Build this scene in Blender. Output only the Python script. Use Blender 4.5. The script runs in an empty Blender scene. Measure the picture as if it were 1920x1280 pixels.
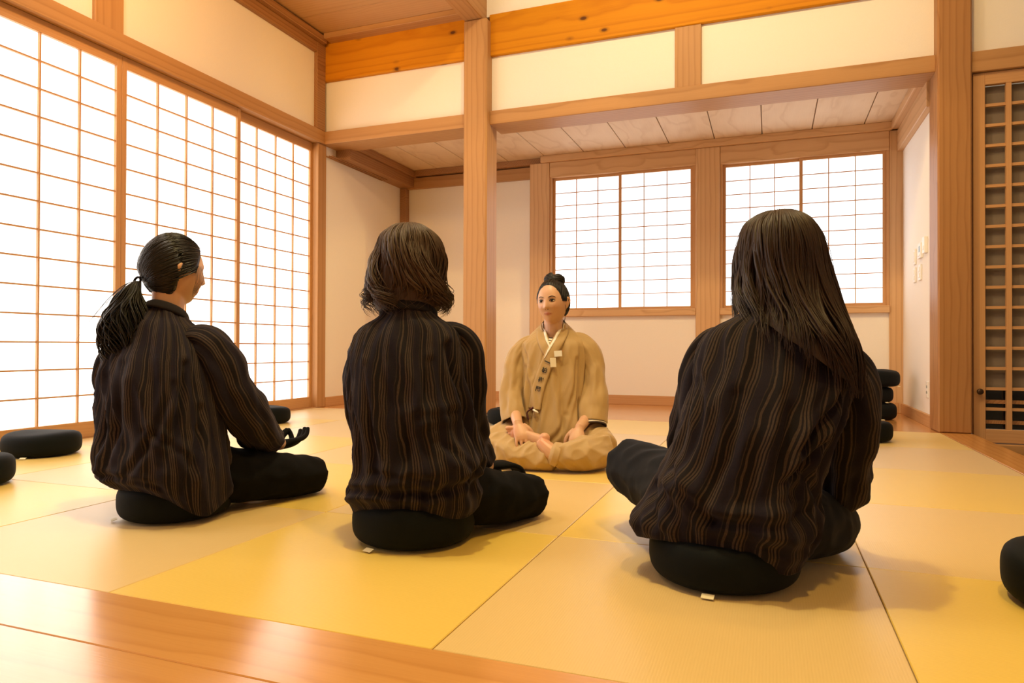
import bpy, bmesh, math, random
import numpy as np
from mathutils import Vector, Matrix
random.seed(7)
rng = np.random.RandomState(11)
S = bpy.context.scene
COL = S.collection
PI = math.pi

# ------------------------------------------------------------------ camera, world, lights, exposure
YAW, PITCH, ROLL = -0.358068, 0.0072193, 0.0031562
CAM = Vector((1.40695, -1.14883, 0.56140))
_f = Vector((math.sin(YAW) * math.cos(PITCH), math.cos(YAW) * math.cos(PITCH), math.sin(PITCH)))
_r = Vector((math.cos(YAW), -math.sin(YAW), 0))
_u = _r.cross(_f)
_r2 = _r * math.cos(ROLL) + _u * math.sin(ROLL)
_u2 = -_r * math.sin(ROLL) + _u * math.cos(ROLL)
cd = bpy.data.cameras.new('camera')
cam = bpy.data.objects.new('camera', cd)
COL.objects.link(cam)
cam.matrix_world = Matrix(((_r2.x, _u2.x, -_f.x, CAM.x), (_r2.y, _u2.y, -_f.y, CAM.y), (_r2.z, _u2.z, -_f.z, CAM.z), (0, 0, 0, 1)))
cd.sensor_width = 36
cd.lens = 1291.93 / 1920 * 36
cd.clip_start = 0.02
S.camera = cam

w = bpy.data.worlds.new('world'); S.world = w; w.use_nodes = True
w.node_tree.nodes['Background'].inputs[0].default_value = (1.0, 0.80, 0.55, 1)
w.node_tree.nodes['Background'].inputs[1].default_value = 0.13
S.view_settings.view_transform = 'Standard'
S.view_settings.look = 'None'
S.view_settings.gamma = 1
S.view_settings.use_curve_mapping = False
S.view_settings.exposure = 1.18
S.cycles.use_denoising = True
S.cycles.max_bounces = 8
S.cycles.diffuse_bounces = 5
S.cycles.sample_clamp_indirect = 6
S.cycles.caustics_reflective = False
S.cycles.caustics_refractive = False

PAPER = 1.12          # brightness of the daylit shoji paper
WARM = (1.0, 0.60, 0.22)

def area(name, loc, target, size, power, col):
    l = bpy.data.lights.new(name, 'AREA'); l.shape = 'DISK'; l.size = size; l.energy = power; l.color = col
    o = bpy.data.objects.new(name, l); COL.objects.link(o); o.location = loc
    o.rotation_euler = (Vector(target) - Vector(loc)).to_track_quat('-Z', 'Y').to_euler()
    return o
def spot(name, loc, target, ang, power, col, blend=0.6, rad=0.05):
    l = bpy.data.lights.new(name, 'SPOT'); l.spot_size = math.radians(ang); l.spot_blend = blend
    l.energy = power; l.color = col; l.shadow_soft_size = rad
    o = bpy.data.objects.new(name, l); COL.objects.link(o); o.location = loc
    o.rotation_euler = (Vector(target) - Vector(loc)).to_track_quat('-Z', 'Y').to_euler()
    return o
# ceiling spotlights of the hall, outside the picture, aimed at the beam wall and the floor
AMBER = (1.0, 0.58, 0.17)
WARM = (1.0, 0.67, 0.27)
spot('ceiling_spotlight', (0.4, 2.2, 4.2), (0.3, 4.2, 2.8), 110, 54, (1.0, 0.70, 0.34), 1.0, 0.10)
spot('ceiling_spotlight', (1.9, 2.2, 4.2), (1.6, 4.2, 2.8), 110, 46, (1.0, 0.66, 0.28), 1.0, 0.10)
spot('ceiling_spotlight', (2.0, 2.6, 3.9), (2.35, 4.3, 1.2), 80, 7, AMBER, 0.8, 0.06)
spot('ceiling_spotlight', (-1.1, 1.4, 3.3), (-2.5, 2.6, 2.9), 130, 50, (1.0, 0.52, 0.15), 1.0, 0.10)
spot('ceiling_spotlight', (-1.5, 2.8, 3.3), (-1.7, 4.1, 2.7), 120, 9, AMBER, 1.0, 0.10)
spot('ceiling_spotlight', (0.5, 0.5, 3.9), (0.3, 0.2, 0), 110, 105, (1.0, 0.82, 0.36), 0.8, 0.07)
spot('ceiling_spotlight', (1.9, -0.2, 3.9), (1.4, -0.1, 0), 100, 85, (1.0, 0.64, 0.17), 0.8, 0.07)
spot('ceiling_spotlight', (2.3, 1.8, 3.9), (2.0, 2.4, 0), 110, 40, WARM, 0.8, 0.07)
spot('ceiling_spotlight', (2.3, 2.3, 3.7), (-0.79, 4.2, 1.2), 34, 90, (1.0, 0.66, 0.22), 0.5, 0.03)
spot('ceiling_spotlight', (0.3, 2.0, 3.8), (2.45, 4.25, 1.2), 30, 45, (1.0, 0.70, 0.26), 0.5, 0.03)
area('ceiling_panel_light', (0.3, 1.2, 4.35), (0.3, 1.2, 0), 1.6, 22, (1.0, 0.80, 0.52))  # soft warm fill added over the hall, not a known lamp
area('alcove_daylight_lamp', (-1.4, 0.6, 3.35), (-1.2, 1.2, 0), 0.8, 14, (1.0, 0.88, 0.70))  # second fill lamp, added above the left mats

# ------------------------------------------------------------------ materials
def newmat(name):
    m = bpy.data.materials.new(name); m.use_nodes = True
    nt = m.node_tree; b = nt.nodes['Principled BSDF']
    return m, nt, b
def N(nt, t, **kw):
    n = nt.nodes.new(t)
    for k, v in kw.items(): setattr(n, k, v)
    return n
def math_(nt, op, a, b=None, c=None):
    n = N(nt, 'ShaderNodeMath', operation=op)
    for i, v in enumerate((a, b, c)):
        if v is None: continue
        if isinstance(v, (int, float)): n.inputs[i].default_value = v
        else: nt.links.new(v, n.inputs[i])
    return n.outputs[0]
def ramp(nt, fac, stops, interp='LINEAR'):
    r = N(nt, 'ShaderNodeValToRGB'); r.color_ramp.interpolation = interp
    e = r.color_ramp.elements
    while len(e) < len(stops): e.new(0.5)
    for x, (p, c) in zip(e, stops): x.position = p; x.color = (*c, 1)
    nt.links.new(fac, r.inputs[0]); return r.outputs[0]
def mixc(nt, fac, a, b, mode='MIX'):
    n = N(nt, 'ShaderNodeMix', data_type='RGBA', blend_type=mode)
    if isinstance(fac, (int, float)): n.inputs[0].default_value = fac
    else: nt.links.new(fac, n.inputs[0])
    for i, v in ((6, a), (7, b)):
        if isinstance(v, tuple): n.inputs[i].default_value = (*v, 1)
        else: nt.links.new(v, n.inputs[i])
    return n.outputs[2]
def bump(nt, b, h, strength, dist=0.002):
    n = N(nt, 'ShaderNodeBump'); n.inputs['Strength'].default_value = strength; n.inputs['Distance'].default_value = dist
    nt.links.new(h, n.inputs['Height']); nt.links.new(n.outputs[0], b.inputs['Normal'])

def wood(name, light, dark, axis='x', freq=55, rough=0.45, pith=(0.03, -0.11), contrast=0.8, knots=False, spec=0.4, rand=True, wob=0.03):
    """flat sawn timber: growth rings round an axis that lies outside the piece"""
    m, nt, b = newmat(name)
    tc = N(nt, 'ShaderNodeTexCoord'); sep = N(nt, 'ShaderNodeSeparateXYZ'); nt.links.new(tc.outputs['Object'], sep.inputs[0])
    oi = N(nt, 'ShaderNodeObjectInfo')
    rnd = oi.outputs['Random'] if rand else 0.37
    ax = {'x': (0, 1, 2), 'y': (1, 0, 2), 'z': (2, 0, 1)}[axis]
    l, p, q = (sep.outputs[i] for i in ax)
    lo = math_(nt, 'MULTIPLY_ADD', rnd, 7.3, l) if rand else l
    ls = math_(nt, 'MULTIPLY', lo, 1.1)
    cmb = N(nt, 'ShaderNodeCombineXYZ'); nt.links.new(ls, cmb.inputs[0])
    nt.links.new(math_(nt, 'MULTIPLY', p, 3.0), cmb.inputs[1]); nt.links.new(math_(nt, 'MULTIPLY', q, 3.0), cmb.inputs[2])
    nz = N(nt, 'ShaderNodeTexNoise'); nz.inputs['Scale'].default_value = 1.6; nz.inputs['Detail'].default_value = 2
    nt.links.new(cmb.outputs[0], nz.inputs['Vector'])
    nv = math_(nt, 'SUBTRACT', nz.outputs[0], 0.5)
    dp = math_(nt, 'ADD', math_(nt, 'MULTIPLY_ADD', nv, wob * 3, pith[0]), p)
    dq = math_(nt, 'ADD', math_(nt, 'MULTIPLY_ADD', nv, -wob * 5, pith[1]), q)
    if rand:
        dp = math_(nt, 'ADD', dp, math_(nt, 'MULTIPLY', rnd, 0.05))
    # repeat the ring field so long walls of planks keep it everywhere
    dp = math_(nt, 'PINGPONG', math_(nt, 'ADD', dp, 20.0), 0.35)
    r = math_(nt, 'SQRT', math_(nt, 'ADD', math_(nt, 'MULTIPLY', dp, dp), math_(nt, 'MULTIPLY', dq, dq)))
    s = math_(nt, 'FRACT', math_(nt, 'MULTIPLY', r, freq))
    fine = N(nt, 'ShaderNodeTexNoise'); fine.inputs['Scale'].default_value = 1; fine.inputs['Detail'].default_value = 3
    cm2 = N(nt, 'ShaderNodeCombineXYZ'); nt.links.new(math_(nt, 'MULTIPLY', lo, 3.0), cm2.inputs[0])
    nt.links.new(math_(nt, 'MULTIPLY', p, 220.0), cm2.inputs[1]); nt.links.new(math_(nt, 'MULTIPLY', q, 220.0), cm2.inputs[2])
    nt.links.new(cm2.outputs[0], fine.inputs['Vector'])
    g = ramp(nt, s, [(0.0, (0, 0, 0)), (0.55, (0.25,) * 3), (0.82, (1, 1, 1)), (0.93, (0.15,) * 3), (1.0, (0, 0, 0))])
    g2 = math_(nt, 'MULTIPLY', g, contrast)
    g3 = math_(nt, 'ADD', g2, math_(nt, 'MULTIPLY', math_(nt, 'SUBTRACT', fine.outputs[0], 0.5), 0.5))
    col = mixc(nt, math_(nt, 'MINIMUM', math_(nt, 'MAXIMUM', g3, 0.0), 1.0), light, dark)
    tone = mixc(nt, math_(nt, 'MULTIPLY', nz.outputs[0], 0.35), (1, 1, 1), (0.72, 0.62, 0.5))
    col = mixc(nt, 1.0, col, tone, 'MULTIPLY')
    if knots:
        vo = N(nt, 'ShaderNodeTexVoronoi'); vo.inputs['Scale'].default_value = 1.0
        ck = N(nt, 'ShaderNodeCombineXYZ'); nt.links.new(math_(nt, 'MULTIPLY', lo, 3.2), ck.inputs[0])
        nt.links.new(math_(nt, 'MULTIPLY', p, 6.0), ck.inputs[1]); nt.links.new(math_(nt, 'MULTIPLY', q, 6.0), ck.inputs[2])
        nt.links.new(ck.outputs[0], vo.inputs['Vector'])
        kf = ramp(nt, vo.outputs['Distance'], [(0.0, (1, 1, 1)), (0.07, (0.9,) * 3), (0.10, (0.35,) * 3), (0.17, (0, 0, 0))])
        col = mixc(nt, kf, col, (0.09, 0.03, 0.01))
    nt.links.new(col, b.inputs['Base Color'])
    b.inputs['Roughness'].default_value = rough
    b.inputs['Specular IOR Level'].default_value = spec
    if rough < 0.2: b.inputs['Coat Weight'].default_value = 0.8; b.inputs['Coat Roughness'].default_value = 0.24
    bump(nt, b, fine.outputs[0], 0.12, 0.001)
    return m

PALE, PALE_D = (0.50, 0.285, 0.125), (0.34, 0.165, 0.060)
M = {}
for a in 'xyz': M['timber_' + a] = wood('cedar_timber_' + a, PALE, PALE_D, a, 30, 0.5, contrast=0.5, spec=0.28)
for a in 'xyz': M['frame_' + a] = wood('shoji_wood_' + a, (0.58, 0.33, 0.15), (0.44, 0.22, 0.085), a, 120, 0.5, contrast=0.35)
for a in 'xyz': M['alcove_' + a] = wood('alcove_timber_' + a, (0.66, 0.43, 0.235), (0.46, 0.265, 0.12), a, 30, 0.5, contrast=0.55)  # timber copy lightened to brighten the alcove; the light is in its colour
M['post_z'] = wood('door_post_timber', (0.40, 0.200, 0.070), (0.27, 0.115, 0.035), 'z', 34, 0.5, contrast=0.6)  # darker timber copy for the right post; dimmer light put into the colour
M['red_x'] = wood('pine_beam_x', (0.64, 0.270, 0.010), (0.42, 0.130, 0.004), 'x', 26, 0.6, spec=0.15, knots=True, contrast=0.5)
M['dark_y'] = wood('dark_timber_y', (0.40, 0.21, 0.09), (0.24, 0.11, 0.04), 'y', 60, 0.5)
M['ceil_y'] = wood('ceiling_board_y', (0.74, 0.58, 0.40), (0.56, 0.38, 0.22), 'y', 34, 0.6, pith=(0.0, -2.52), contrast=0.45, wob=0.02)
M['ceil_x'] = wood('ceiling_board_x', (0.60, 0.38, 0.2), (0.44, 0.25, 0.11), 'x', 34, 0.6, contrast=0.35)
M['floor_x'] = wood('floor_board_x', (0.66, 0.33, 0.10), (0.50, 0.21, 0.05), 'x', 15, 0.19, pith=(0.10, -0.02), contrast=0.45, spec=0.9, rand=True, wob=0.05)
M['floor_y'] = wood('floor_board_y', (0.60, 0.30, 0.09), (0.44, 0.19, 0.05), 'y', 26, 0.25, pith=(0.08, -0.02), contrast=0.5, spec=0.5)

def plaster(name, col):
    m, nt, b = newmat(name)
    tc = N(nt, 'ShaderNodeTexCoord'); nz = N(nt, 'ShaderNodeTexNoise'); nz.inputs['Scale'].default_value = 160; nz.inputs['Detail'].default_value = 4
    nt.links.new(tc.outputs['Object'], nz.inputs['Vector'])
    nt.links.new(mixc(nt, nz.outputs[0], col, tuple(c * 0.94 for c in col)), b.inputs['Base Color'])
    b.inputs['Roughness'].default_value = 0.9; b.inputs['Specular IOR Level'].default_value = 0.15
    bump(nt, b, nz.outputs[0], 0.08, 0.001)
    return m
M['plaster'] = plaster('white_plaster', (0.88, 0.85, 0.80))

def paper_mat(name, strength, tint=(1.0, 0.985, 0.96)):
    """daylit rice paper: the window gives the light"""
    m, nt, b = newmat(name)
    tc = N(nt, 'ShaderNodeTexCoord'); nz = N(nt, 'ShaderNodeTexNoise'); nz.inputs['Scale'].default_value = 40; nz.inputs['Detail'].default_value = 5
    nt.links.new(tc.outputs['Object'], nz.inputs['Vector'])
    b.inputs['Base Color'].default_value = (0.8, 0.78, 0.74, 1); b.inputs['Roughness'].default_value = 0.9
    nt.links.new(mixc(nt, nz.outputs[0], tint, tuple(c * 0.95 for c in tint)), b.inputs['Emission Color'])
    b.inputs['Emission Strength'].default_value = strength
    return m
M['paper'] = paper_mat('daylit_shoji_paper', PAPER)
M['paper_back'] = paper_mat('daylit_window_paper', PAPER * 0.85, (0.84, 0.92, 1.0))

def tatami_mat_material(name, light, dark, axis):
    m, nt, b = newmat(name)
    tc = N(nt, 'ShaderNodeTexCoord'); mp = N(nt, 'ShaderNodeMapping'); nt.links.new(tc.outputs['Object'], mp.inputs[0])
    mp.inputs['Scale'].default_value = (30, 700, 30) if axis == 'x' else (700, 30, 30)
    nz = N(nt, 'ShaderNodeTexNoise'); nz.inputs['Scale'].default_value = 1; nz.inputs['Detail'].default_value = 2
    nt.links.new(mp.outputs[0], nz.inputs['Vector'])
    big = N(nt, 'ShaderNodeTexNoise'); big.inputs['Scale'].default_value = 3; nt.links.new(tc.outputs['Object'], big.inputs['Vector'])
    wv = N(nt, 'ShaderNodeTexWave', wave_type='BANDS', bands_direction='Y' if axis == 'x' else 'X'); wv.inputs['Scale'].default_value = 55
    wv.inputs['Distortion'].default_value = 0.4
    nt.links.new(tc.outputs['Object'], wv.inputs['Vector'])
    h = math_(nt, 'ADD', math_(nt, 'MULTIPLY', nz.outputs[0], 0.6), math_(nt, 'MULTIPLY', wv.outputs[0], 0.25))
    c = mixc(nt, h, dark, light)
    c = mixc(nt, math_(nt, 'MULTIPLY', big.outputs[0], 0.25), c, dark)
    nt.links.new(c, b.inputs['Base Color'])
    b.inputs['Roughness'].default_value = 0.36; b.inputs['Specular IOR Level'].default_value = 0.65
    b.inputs['Sheen Weight'].default_value = 0.25; b.inputs['Sheen Roughness'].default_value = 0.4
    bump(nt, b, h, 0.25, 0.001)
    return m
M['tatami_a'] = tatami_mat_material('tatami_gold', (0.80, 0.575, 0.115), (0.68, 0.46, 0.07), 'x')
M['tatami_b'] = tatami_mat_material('tatami_pale', (0.73, 0.530, 0.225), (0.62, 0.43, 0.155), 'y')

def plain(name, col, rough=0.6, metal=0.0, spec=0.4, noise=0.0, scale=80, sheen=0.0):
    m, nt, b = newmat(name)
    if noise:
        tc = N(nt, 'ShaderNodeTexCoord'); nz = N(nt, 'ShaderNodeTexNoise'); nz.inputs['Scale'].default_value = scale; nz.inputs['Detail'].default_value = 4
        nt.links.new(tc.outputs['Object'], nz.inputs['Vector'])
        nt.links.new(mixc(nt, nz.outputs[0], tuple(c * (1 - noise) for c in col), tuple(min(1, c * (1 + noise)) for c in col)), b.inputs['Base Color'])
        bump(nt, b, nz.outputs[0], 0.2, 0.001)
    else: b.inputs['Base Color'].default_value = (*col, 1)
    b.inputs['Roughness'].default_value = rough; b.inputs['Metallic'].default_value = metal; b.inputs['Specular IOR Level'].default_value = spec
    b.inputs['Sheen Weight'].default_value = sheen
    return m
M['zafu'] = plain('black_cotton', (0.0045, 0.0060, 0.0070), 0.75, noise=0.3, scale=500, sheen=0.015, spec=0.12)
M['tag'] = plain('cream_tape', (0.8, 0.72, 0.5), 0.7)
M['switch'] = plain('white_plastic', (0.82, 0.82, 0.8), 0.35)
M['lcd'] = plain('grey_display', (0.12, 0.2, 0.2), 0.2)
M['knob'] = plain('dark_bronze', (0.06, 0.035, 0.02), 0.35, 0.7)
M['stone'] = plain('grey_stone', (0.22, 0.2, 0.16), 0.8, noise=0.35, scale=25)
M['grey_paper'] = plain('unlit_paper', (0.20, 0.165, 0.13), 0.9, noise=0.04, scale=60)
M['dark_glass'] = plain('dark_glass', (0.012, 0.012, 0.014), 0.08, spec=0.5)

# ------------------------------------------------------------------ mesh helpers
def mesh_obj(name, V, F, mat, parent=None, smooth=False, uv=None, loc=None):
    me = bpy.data.meshes.new(name)
    V = np.asarray(V, float)
    if loc is not None: V = V - np.array(loc)
    me.from_pydata(V.tolist(), [], [list(map(int, f)) for f in F])
    if smooth: me.polygons.foreach_set('use_smooth', [True] * len(me.polygons))
    if uv is not None:
        l = me.uv_layers.new(name='UVMap'); vi = np.empty(len(me.loops), int); me.loops.foreach_get('vertex_index', vi)
        l.data.foreach_set('uv', np.asarray(uv, float)[vi].ravel())
    o = bpy.data.objects.new(name, me); COL.objects.link(o)
    if mat is not None:
        for mm in (mat if isinstance(mat, (list, tuple)) else [mat]): me.materials.append(mm)
    if loc is not None: o.location = loc
    if parent is not None: o.parent = parent
    return o
BF = [(0, 3, 2, 1), (4, 5, 6, 7), (0, 1, 5, 4), (1, 2, 6, 5), (2, 3, 7, 6), (3, 0, 4, 7)]
def boxv(x0, x1, y0, y1, z0, z1):
    return [(x0, y0, z0), (x1, y0, z0), (x1, y1, z0), (x0, y1, z0), (x0, y0, z1), (x1, y0, z1), (x1, y1, z1), (x0, y1, z1)]
def box(name, b, mat, parent=None, bev=0.0):
    """b = x0,x1,y0,y1,z0,z1 in room coordinates; the object's origin is the box centre"""
    c = ((b[0] + b[1]) / 2, (b[2] + b[3]) / 2, (b[4] + b[5]) / 2)
    bm = bmesh.new()
    vs = [bm.verts.new(Vector(v) - Vector(c)) for v in boxv(*b)]
    for f in BF: bm.faces.new([vs[i] for i in f])
    if bev: bmesh.ops.bevel(bm, geom=list(bm.edges), offset=bev, segments=1, affect='EDGES')
    me = bpy.data.meshes.new(name); bm.to_mesh(me); bm.free()
    o = bpy.data.objects.new(name, me); COL.objects.link(o); me.materials.append(mat)
    pl = Vector(parent.location) if parent is not None else Vector((0, 0, 0))
    gp = parent.parent if parent is not None else None
    while gp is not None: pl += Vector(gp.location); gp = gp.parent
    o.location = Vector(c) - pl
    if parent is not None: o.parent = parent
    return o
def empty(name, loc):
    o = bpy.data.objects.new(name, None); COL.objects.link(o); o.location = loc; o.empty_display_size = 0.1
    return o
def tag(o, label=None, cat=None, group=None, kind=None):
    if label: o['label'] = label
    if cat: o['category'] = cat
    if group: o['group'] = group
    if kind: o['kind'] = kind
    return o
def st(o, label): return tag(o, label, kind='structure')

# ------------------------------------------------------------------ room shell
XL, XR, YF = -2.46, 2.46, 4.10
G = 0.82
fl = box('floor', (XL - 0.1, 6.0, -3.5, 5.8, -0.2, -0.14), M['stone']); st(fl, 'floor of the hall: tatami mats framed by polished boards, grey stone beyond the right edge')
box('sub_floor', (XL - 0.1, 2.645, -3.5, 5.75, -0.14, -0.03), M['floor_y'], fl)
for i in range(-3, 3):
    for j in range(5):
        x0 = i * G + G * 0; x0 = (i) * G; y0 = j * G
        col = M['tatami_a'] if (i + j) % 2 == 0 else M['tatami_b']
        box('tatami_mat', (x0 + 0.0012, x0 + G - 0.0012, y0 + 0.0012, y0 + G - 0.0012, -0.03, 0.0), col, fl, 0.0018)
for k, (a, b_) in enumerate([(-0.208, -0.001), (-0.62, -0.210), (-1.04, -0.622), (-1.46, -1.042), (-1.9, -1.462), (-2.6, -1.902), (-3.4, -2.602)]):
    box('floor_board', (XL, 2.645, a, b_, -0.03, 0.001), M['floor_x'], fl, 0.002)
for a, b_ in [(4.101, 4.58), (4.582, 5.07), (5.072, 5.70)]:
    box('floor_board', (XL, 2.47, a, b_, -0.03, 0.0), M['floor_x'], fl, 0.001)
box('floor_board', (2.462, 2.645, 0.0, 4.10, -0.03, 0.002), M['floor_y'], fl, 0.002)
box('floor_fascia', (2.625, 2.645, -0.2, 4.1, -0.14, -0.03), M['floor_y'], fl)

T = iter(range(1, 200))
def trim(b, mat, label, bev=0.004):
    return st(box('trim_%d' % next(T), b, M[mat], None, bev), label)
# --- left wall
st(box('wall_left', (XL - 0.16, XL, -3.5, 4.05, 2.50, 3.9), M['plaster']), 'white plaster wall above the tall shoji screens')
st(box('wall_left_alcove', (XL - 0.16, XL, 4.17, 5.68, 0.0, 2.5), M['plaster']), 'white plaster wall between shoji post and alcove corner')
trim((XL - 0.16, -2.425, -3.5, YF + 0.08, 2.415, 2.53), 'timber_y', 'long timber lintel over the tall shoji screens', 0.003)
trim((XL - 0.10, -2.425, -3.5, 4.05, 3.22, 3.32), 'dark_y', 'dark timber rail where the left wall meets the ceiling')
trim((-2.425, -2.37, -3.5, 4.12, 3.31, 3.37), 'dark_y', 'dark ceiling moulding along the left wall', 0.006)
trim((XL - 0.1, -2.435, 1.87, 2.07, 2.53, 3.22), 'timber_z', 'short timber post on the wall above the shoji screens')
trim((XL - 0.1, -2.425, 4.05, 4.175, 2.53, 3.4), 'dark_y', 'dark corner post above the lintel, left of the red beam')
trim((XL - 0.1, -2.445, 4.10, 4.22, 0.0, 2.415), 'timber_z', 'timber post at the right end of the tall shoji screens')
trim((XL - 0.14, XL, -3.5, 4.10, -0.03, 0.004), 'timber_y', 'sill under the tall shoji screens', 0.001)
# --- left alcove
trim((XL - 0.1, -2.30, 4.39, 5.68, 2.32, 2.43), 'dark_y', 'dark timber rail at the top of the alcove left wall')
trim((XL - 0.1, -2.27, 4.39, 5.68, 2.43, 2.50), 'dark_y', 'dark moulding under the alcove ceiling, left side')
for k in range(3):
    trim((-2.452 + k * 0.03, -2.44 + k * 0.03, 4.22, 5.2, 2.312, 2.3215), 'dark_y', 'thin groove strip under the alcove rail, one of three', 0.001)
trim((XL, -2.385, 5.60, 5.68, 0.0, 2.32), 'dark_y', 'thin dark post in the far left alcove corner')
st(box('wall_back_left', (XL - 0.1, -0.85, 5.68, 5.8, 0.0, 2.5), M['plaster']), 'white plaster wall left of the back windows')
trim((-2.385, -0.88, 5.63, 5.70, 2.31, 2.43), 'timber_x', 'timber rail over the plaster wall left of the back windows')
trim((-2.30, -0.78, 5.58, 5.70, 2.44, 2.50), 'dark_y', 'shaded moulding above the rail left of the back windows')  # shadow on this moulding is put into the dark timber colour
st(box('baseboard_left', (XL, -2.44, 4.22, 5.66, 0.0, 0.086), M['frame_y'], None, 0.002), 'wooden baseboard of the alcove left wall')
st(box('baseboard_back_left', (-2.44, -0.90, 5.66, 5.69, 0.0, 0.086), M['frame_x'], None, 0.002), 'wooden baseboard left of the back windows')
# --- back wall
st(box('wall_back', (-0.75, 2.55, 5.56, 5.75, 0.0, 0.90), M['plaster']), 'white plaster wall under the back windows')
st(box('baseboard_back', (-0.69, 2.44, 5.535, 5.57, 0.0, 0.09), M['frame_x'], None, 0.002), 'wooden baseboard under the back windows')
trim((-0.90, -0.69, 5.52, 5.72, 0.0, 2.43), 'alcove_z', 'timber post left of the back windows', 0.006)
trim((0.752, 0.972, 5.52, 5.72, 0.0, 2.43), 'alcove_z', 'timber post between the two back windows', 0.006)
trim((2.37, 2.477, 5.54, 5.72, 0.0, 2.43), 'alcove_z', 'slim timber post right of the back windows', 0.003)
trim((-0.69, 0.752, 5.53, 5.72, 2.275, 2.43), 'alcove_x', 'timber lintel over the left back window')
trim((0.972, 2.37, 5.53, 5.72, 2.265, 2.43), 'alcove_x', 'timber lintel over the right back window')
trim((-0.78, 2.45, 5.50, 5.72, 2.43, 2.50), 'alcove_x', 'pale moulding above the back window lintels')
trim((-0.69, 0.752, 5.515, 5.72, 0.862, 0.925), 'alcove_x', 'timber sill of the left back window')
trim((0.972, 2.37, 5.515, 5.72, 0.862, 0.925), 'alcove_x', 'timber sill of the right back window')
# --- right alcove wall
st(box('wall_right', (2.475, 2.6, 4.3, 5.7, 0.0, 2.5), M['plaster']), 'white plaster wall of the alcove right side')
st(box('baseboard_right', (2.455, 2.48, 4.36, 5.54, 0.0, 0.086), M['frame_y'], None, 0.002), 'wooden baseboard of the alcove right wall')
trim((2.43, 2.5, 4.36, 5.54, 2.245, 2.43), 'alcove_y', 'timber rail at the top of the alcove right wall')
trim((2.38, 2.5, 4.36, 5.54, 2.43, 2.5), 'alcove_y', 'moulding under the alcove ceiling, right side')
# --- posts
trim((-1.0, -0.787, 4.10, 4.335, 0.0, 3.29), 'timber_z', 'tall square timber post standing free in the middle of the beam', 0.012)
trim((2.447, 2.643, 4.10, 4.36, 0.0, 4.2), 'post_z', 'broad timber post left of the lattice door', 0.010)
# --- front beams, infill
trim((-2.50, -0.998, 4.17, 4.30, 2.415, 2.53), 'timber_x', 'long low timber beam left of the middle post', 0.003)
trim((-0.789, 2.449, 4.17, 4.30, 2.415, 2.53), 'timber_x', 'long low timber beam right of the middle post', 0.003)
trim((-2.50, -0.92, 4.302, 4.46, 2.417, 2.52), 'timber_x', 'second timber member behind the low left beam', 0.002)
trim((-0.80, 2.449, 4.302, 4.46, 2.419, 2.52), 'timber_x', 'second timber member behind the low right beam', 0.002)
st(box('wall_front_left', (XL - 0.1, -0.95, 4.21, 4.29, 2.52, 3.02), M['plaster']), 'white plaster panel under the red beam, left of the middle post')
st(box('wall_front_middle', (-0.85, 0.735, 4.21, 4.29, 2.52, 3.02), M['plaster']), 'white plaster panel between the middle post and the short post')
st(box('wall_front_right', (0.915, 2.46, 4.21, 4.29, 2.52, 3.02), M['plaster']), 'white plaster panel between the short post and the broad right post')
trim((0.727, 0.923, 4.19, 4.31, 2.53, 3.0), 'timber_z', 'short timber post between beam and orange beam', 0.004)
trim((-2.56, -0.99, 4.172, 4.36, 2.995, 3.43), 'red_x', 'red-brown knotty pine beam left of the middle post', 0.006)
trim((-0.80, 2.46, 4.18, 4.36, 2.995, 3.345), 'red_x', 'orange knotty pine beam right of the middle post', 0.006)
st(box('wall_front_upper', (-0.95, 6.0, 4.21, 4.29, 3.34, 4.4), M['plaster']), 'white plaster wall above the orange beam')
trim((-1.0, -0.835, -3.5, 4.34, 3.29, 3.5), 'timber_y', 'timber ceiling beam running over the middle post toward the viewer', 0.006)
st(box('wall_upper_divider', (-0.90, -0.86, -3.5, 4.2, 3.5, 4.4), M['plaster']), 'plaster wall above the ceiling beam')
trim((-2.37, -0.98, 4.06, 4.18, 3.335, 3.385), 'timber_x', 'pale ceiling moulding above the red beam')
# --- ceilings
ce = st(box('ceiling', (XL, -0.95, -3.5, 4.4, 3.42, 3.46), M['ceil_x']), 'low boarded ceiling over the left side of the hall')
y = 4.17
while y > -3.4:
    box('ceiling_board', (XL, -0.95, y - 0.408, y, 3.385, 3.42), M['ceil_x'], ce, 0.003); y -= 0.412
cb = st(box('ceiling_alcove', (XL, 2.5, 4.35, 5.7, 2.53, 2.56), M['ceil_y']), 'pale boarded ceiling of the alcove')
x = -0.745 - 0.417 * 5
while x < 2.5:
    box('ceiling_board', (max(x + 0.0035, XL), min(x + 0.4135, 2.5), 4.36, 5.7, 2.50, 2.53), M['ceil_y'], cb, 0.003); x += 0.417
st(box('ceiling_upper', (-0.9, 6.0, -3.5, 4.3, 4.4, 4.45), M['plaster']), 'high ceiling of the hall, above the picture')
# --- right: lattice door wall
trim((2.643, 6.0, 4.13, 4.30, 2.37, 2.505), 'timber_x', 'timber lintel over the lattice door', 0.003)
st(box('wall_front_far_right', (2.643, 6.0, 4.19, 4.29, 2.505, 3.36), M['plaster']), 'white plaster wall above the lattice door')
trim((2.643, 6.0, 4.15, 4.28, 2.99, 3.36), 'red_x', 'orange beam over the wall right of the broad post') if False else None
st(box('wall_side_right', (6.0, 6.1, -3.5, 4.3, -0.2, 4.4), M['plaster']), 'plaster wall at the far right, outside the picture')
st(box('wall_behind', (XL - 0.1, 6.0, -3.6, -3.5, -0.2, 4.4), M['plaster']), 'plaster wall behind the viewer')

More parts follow.
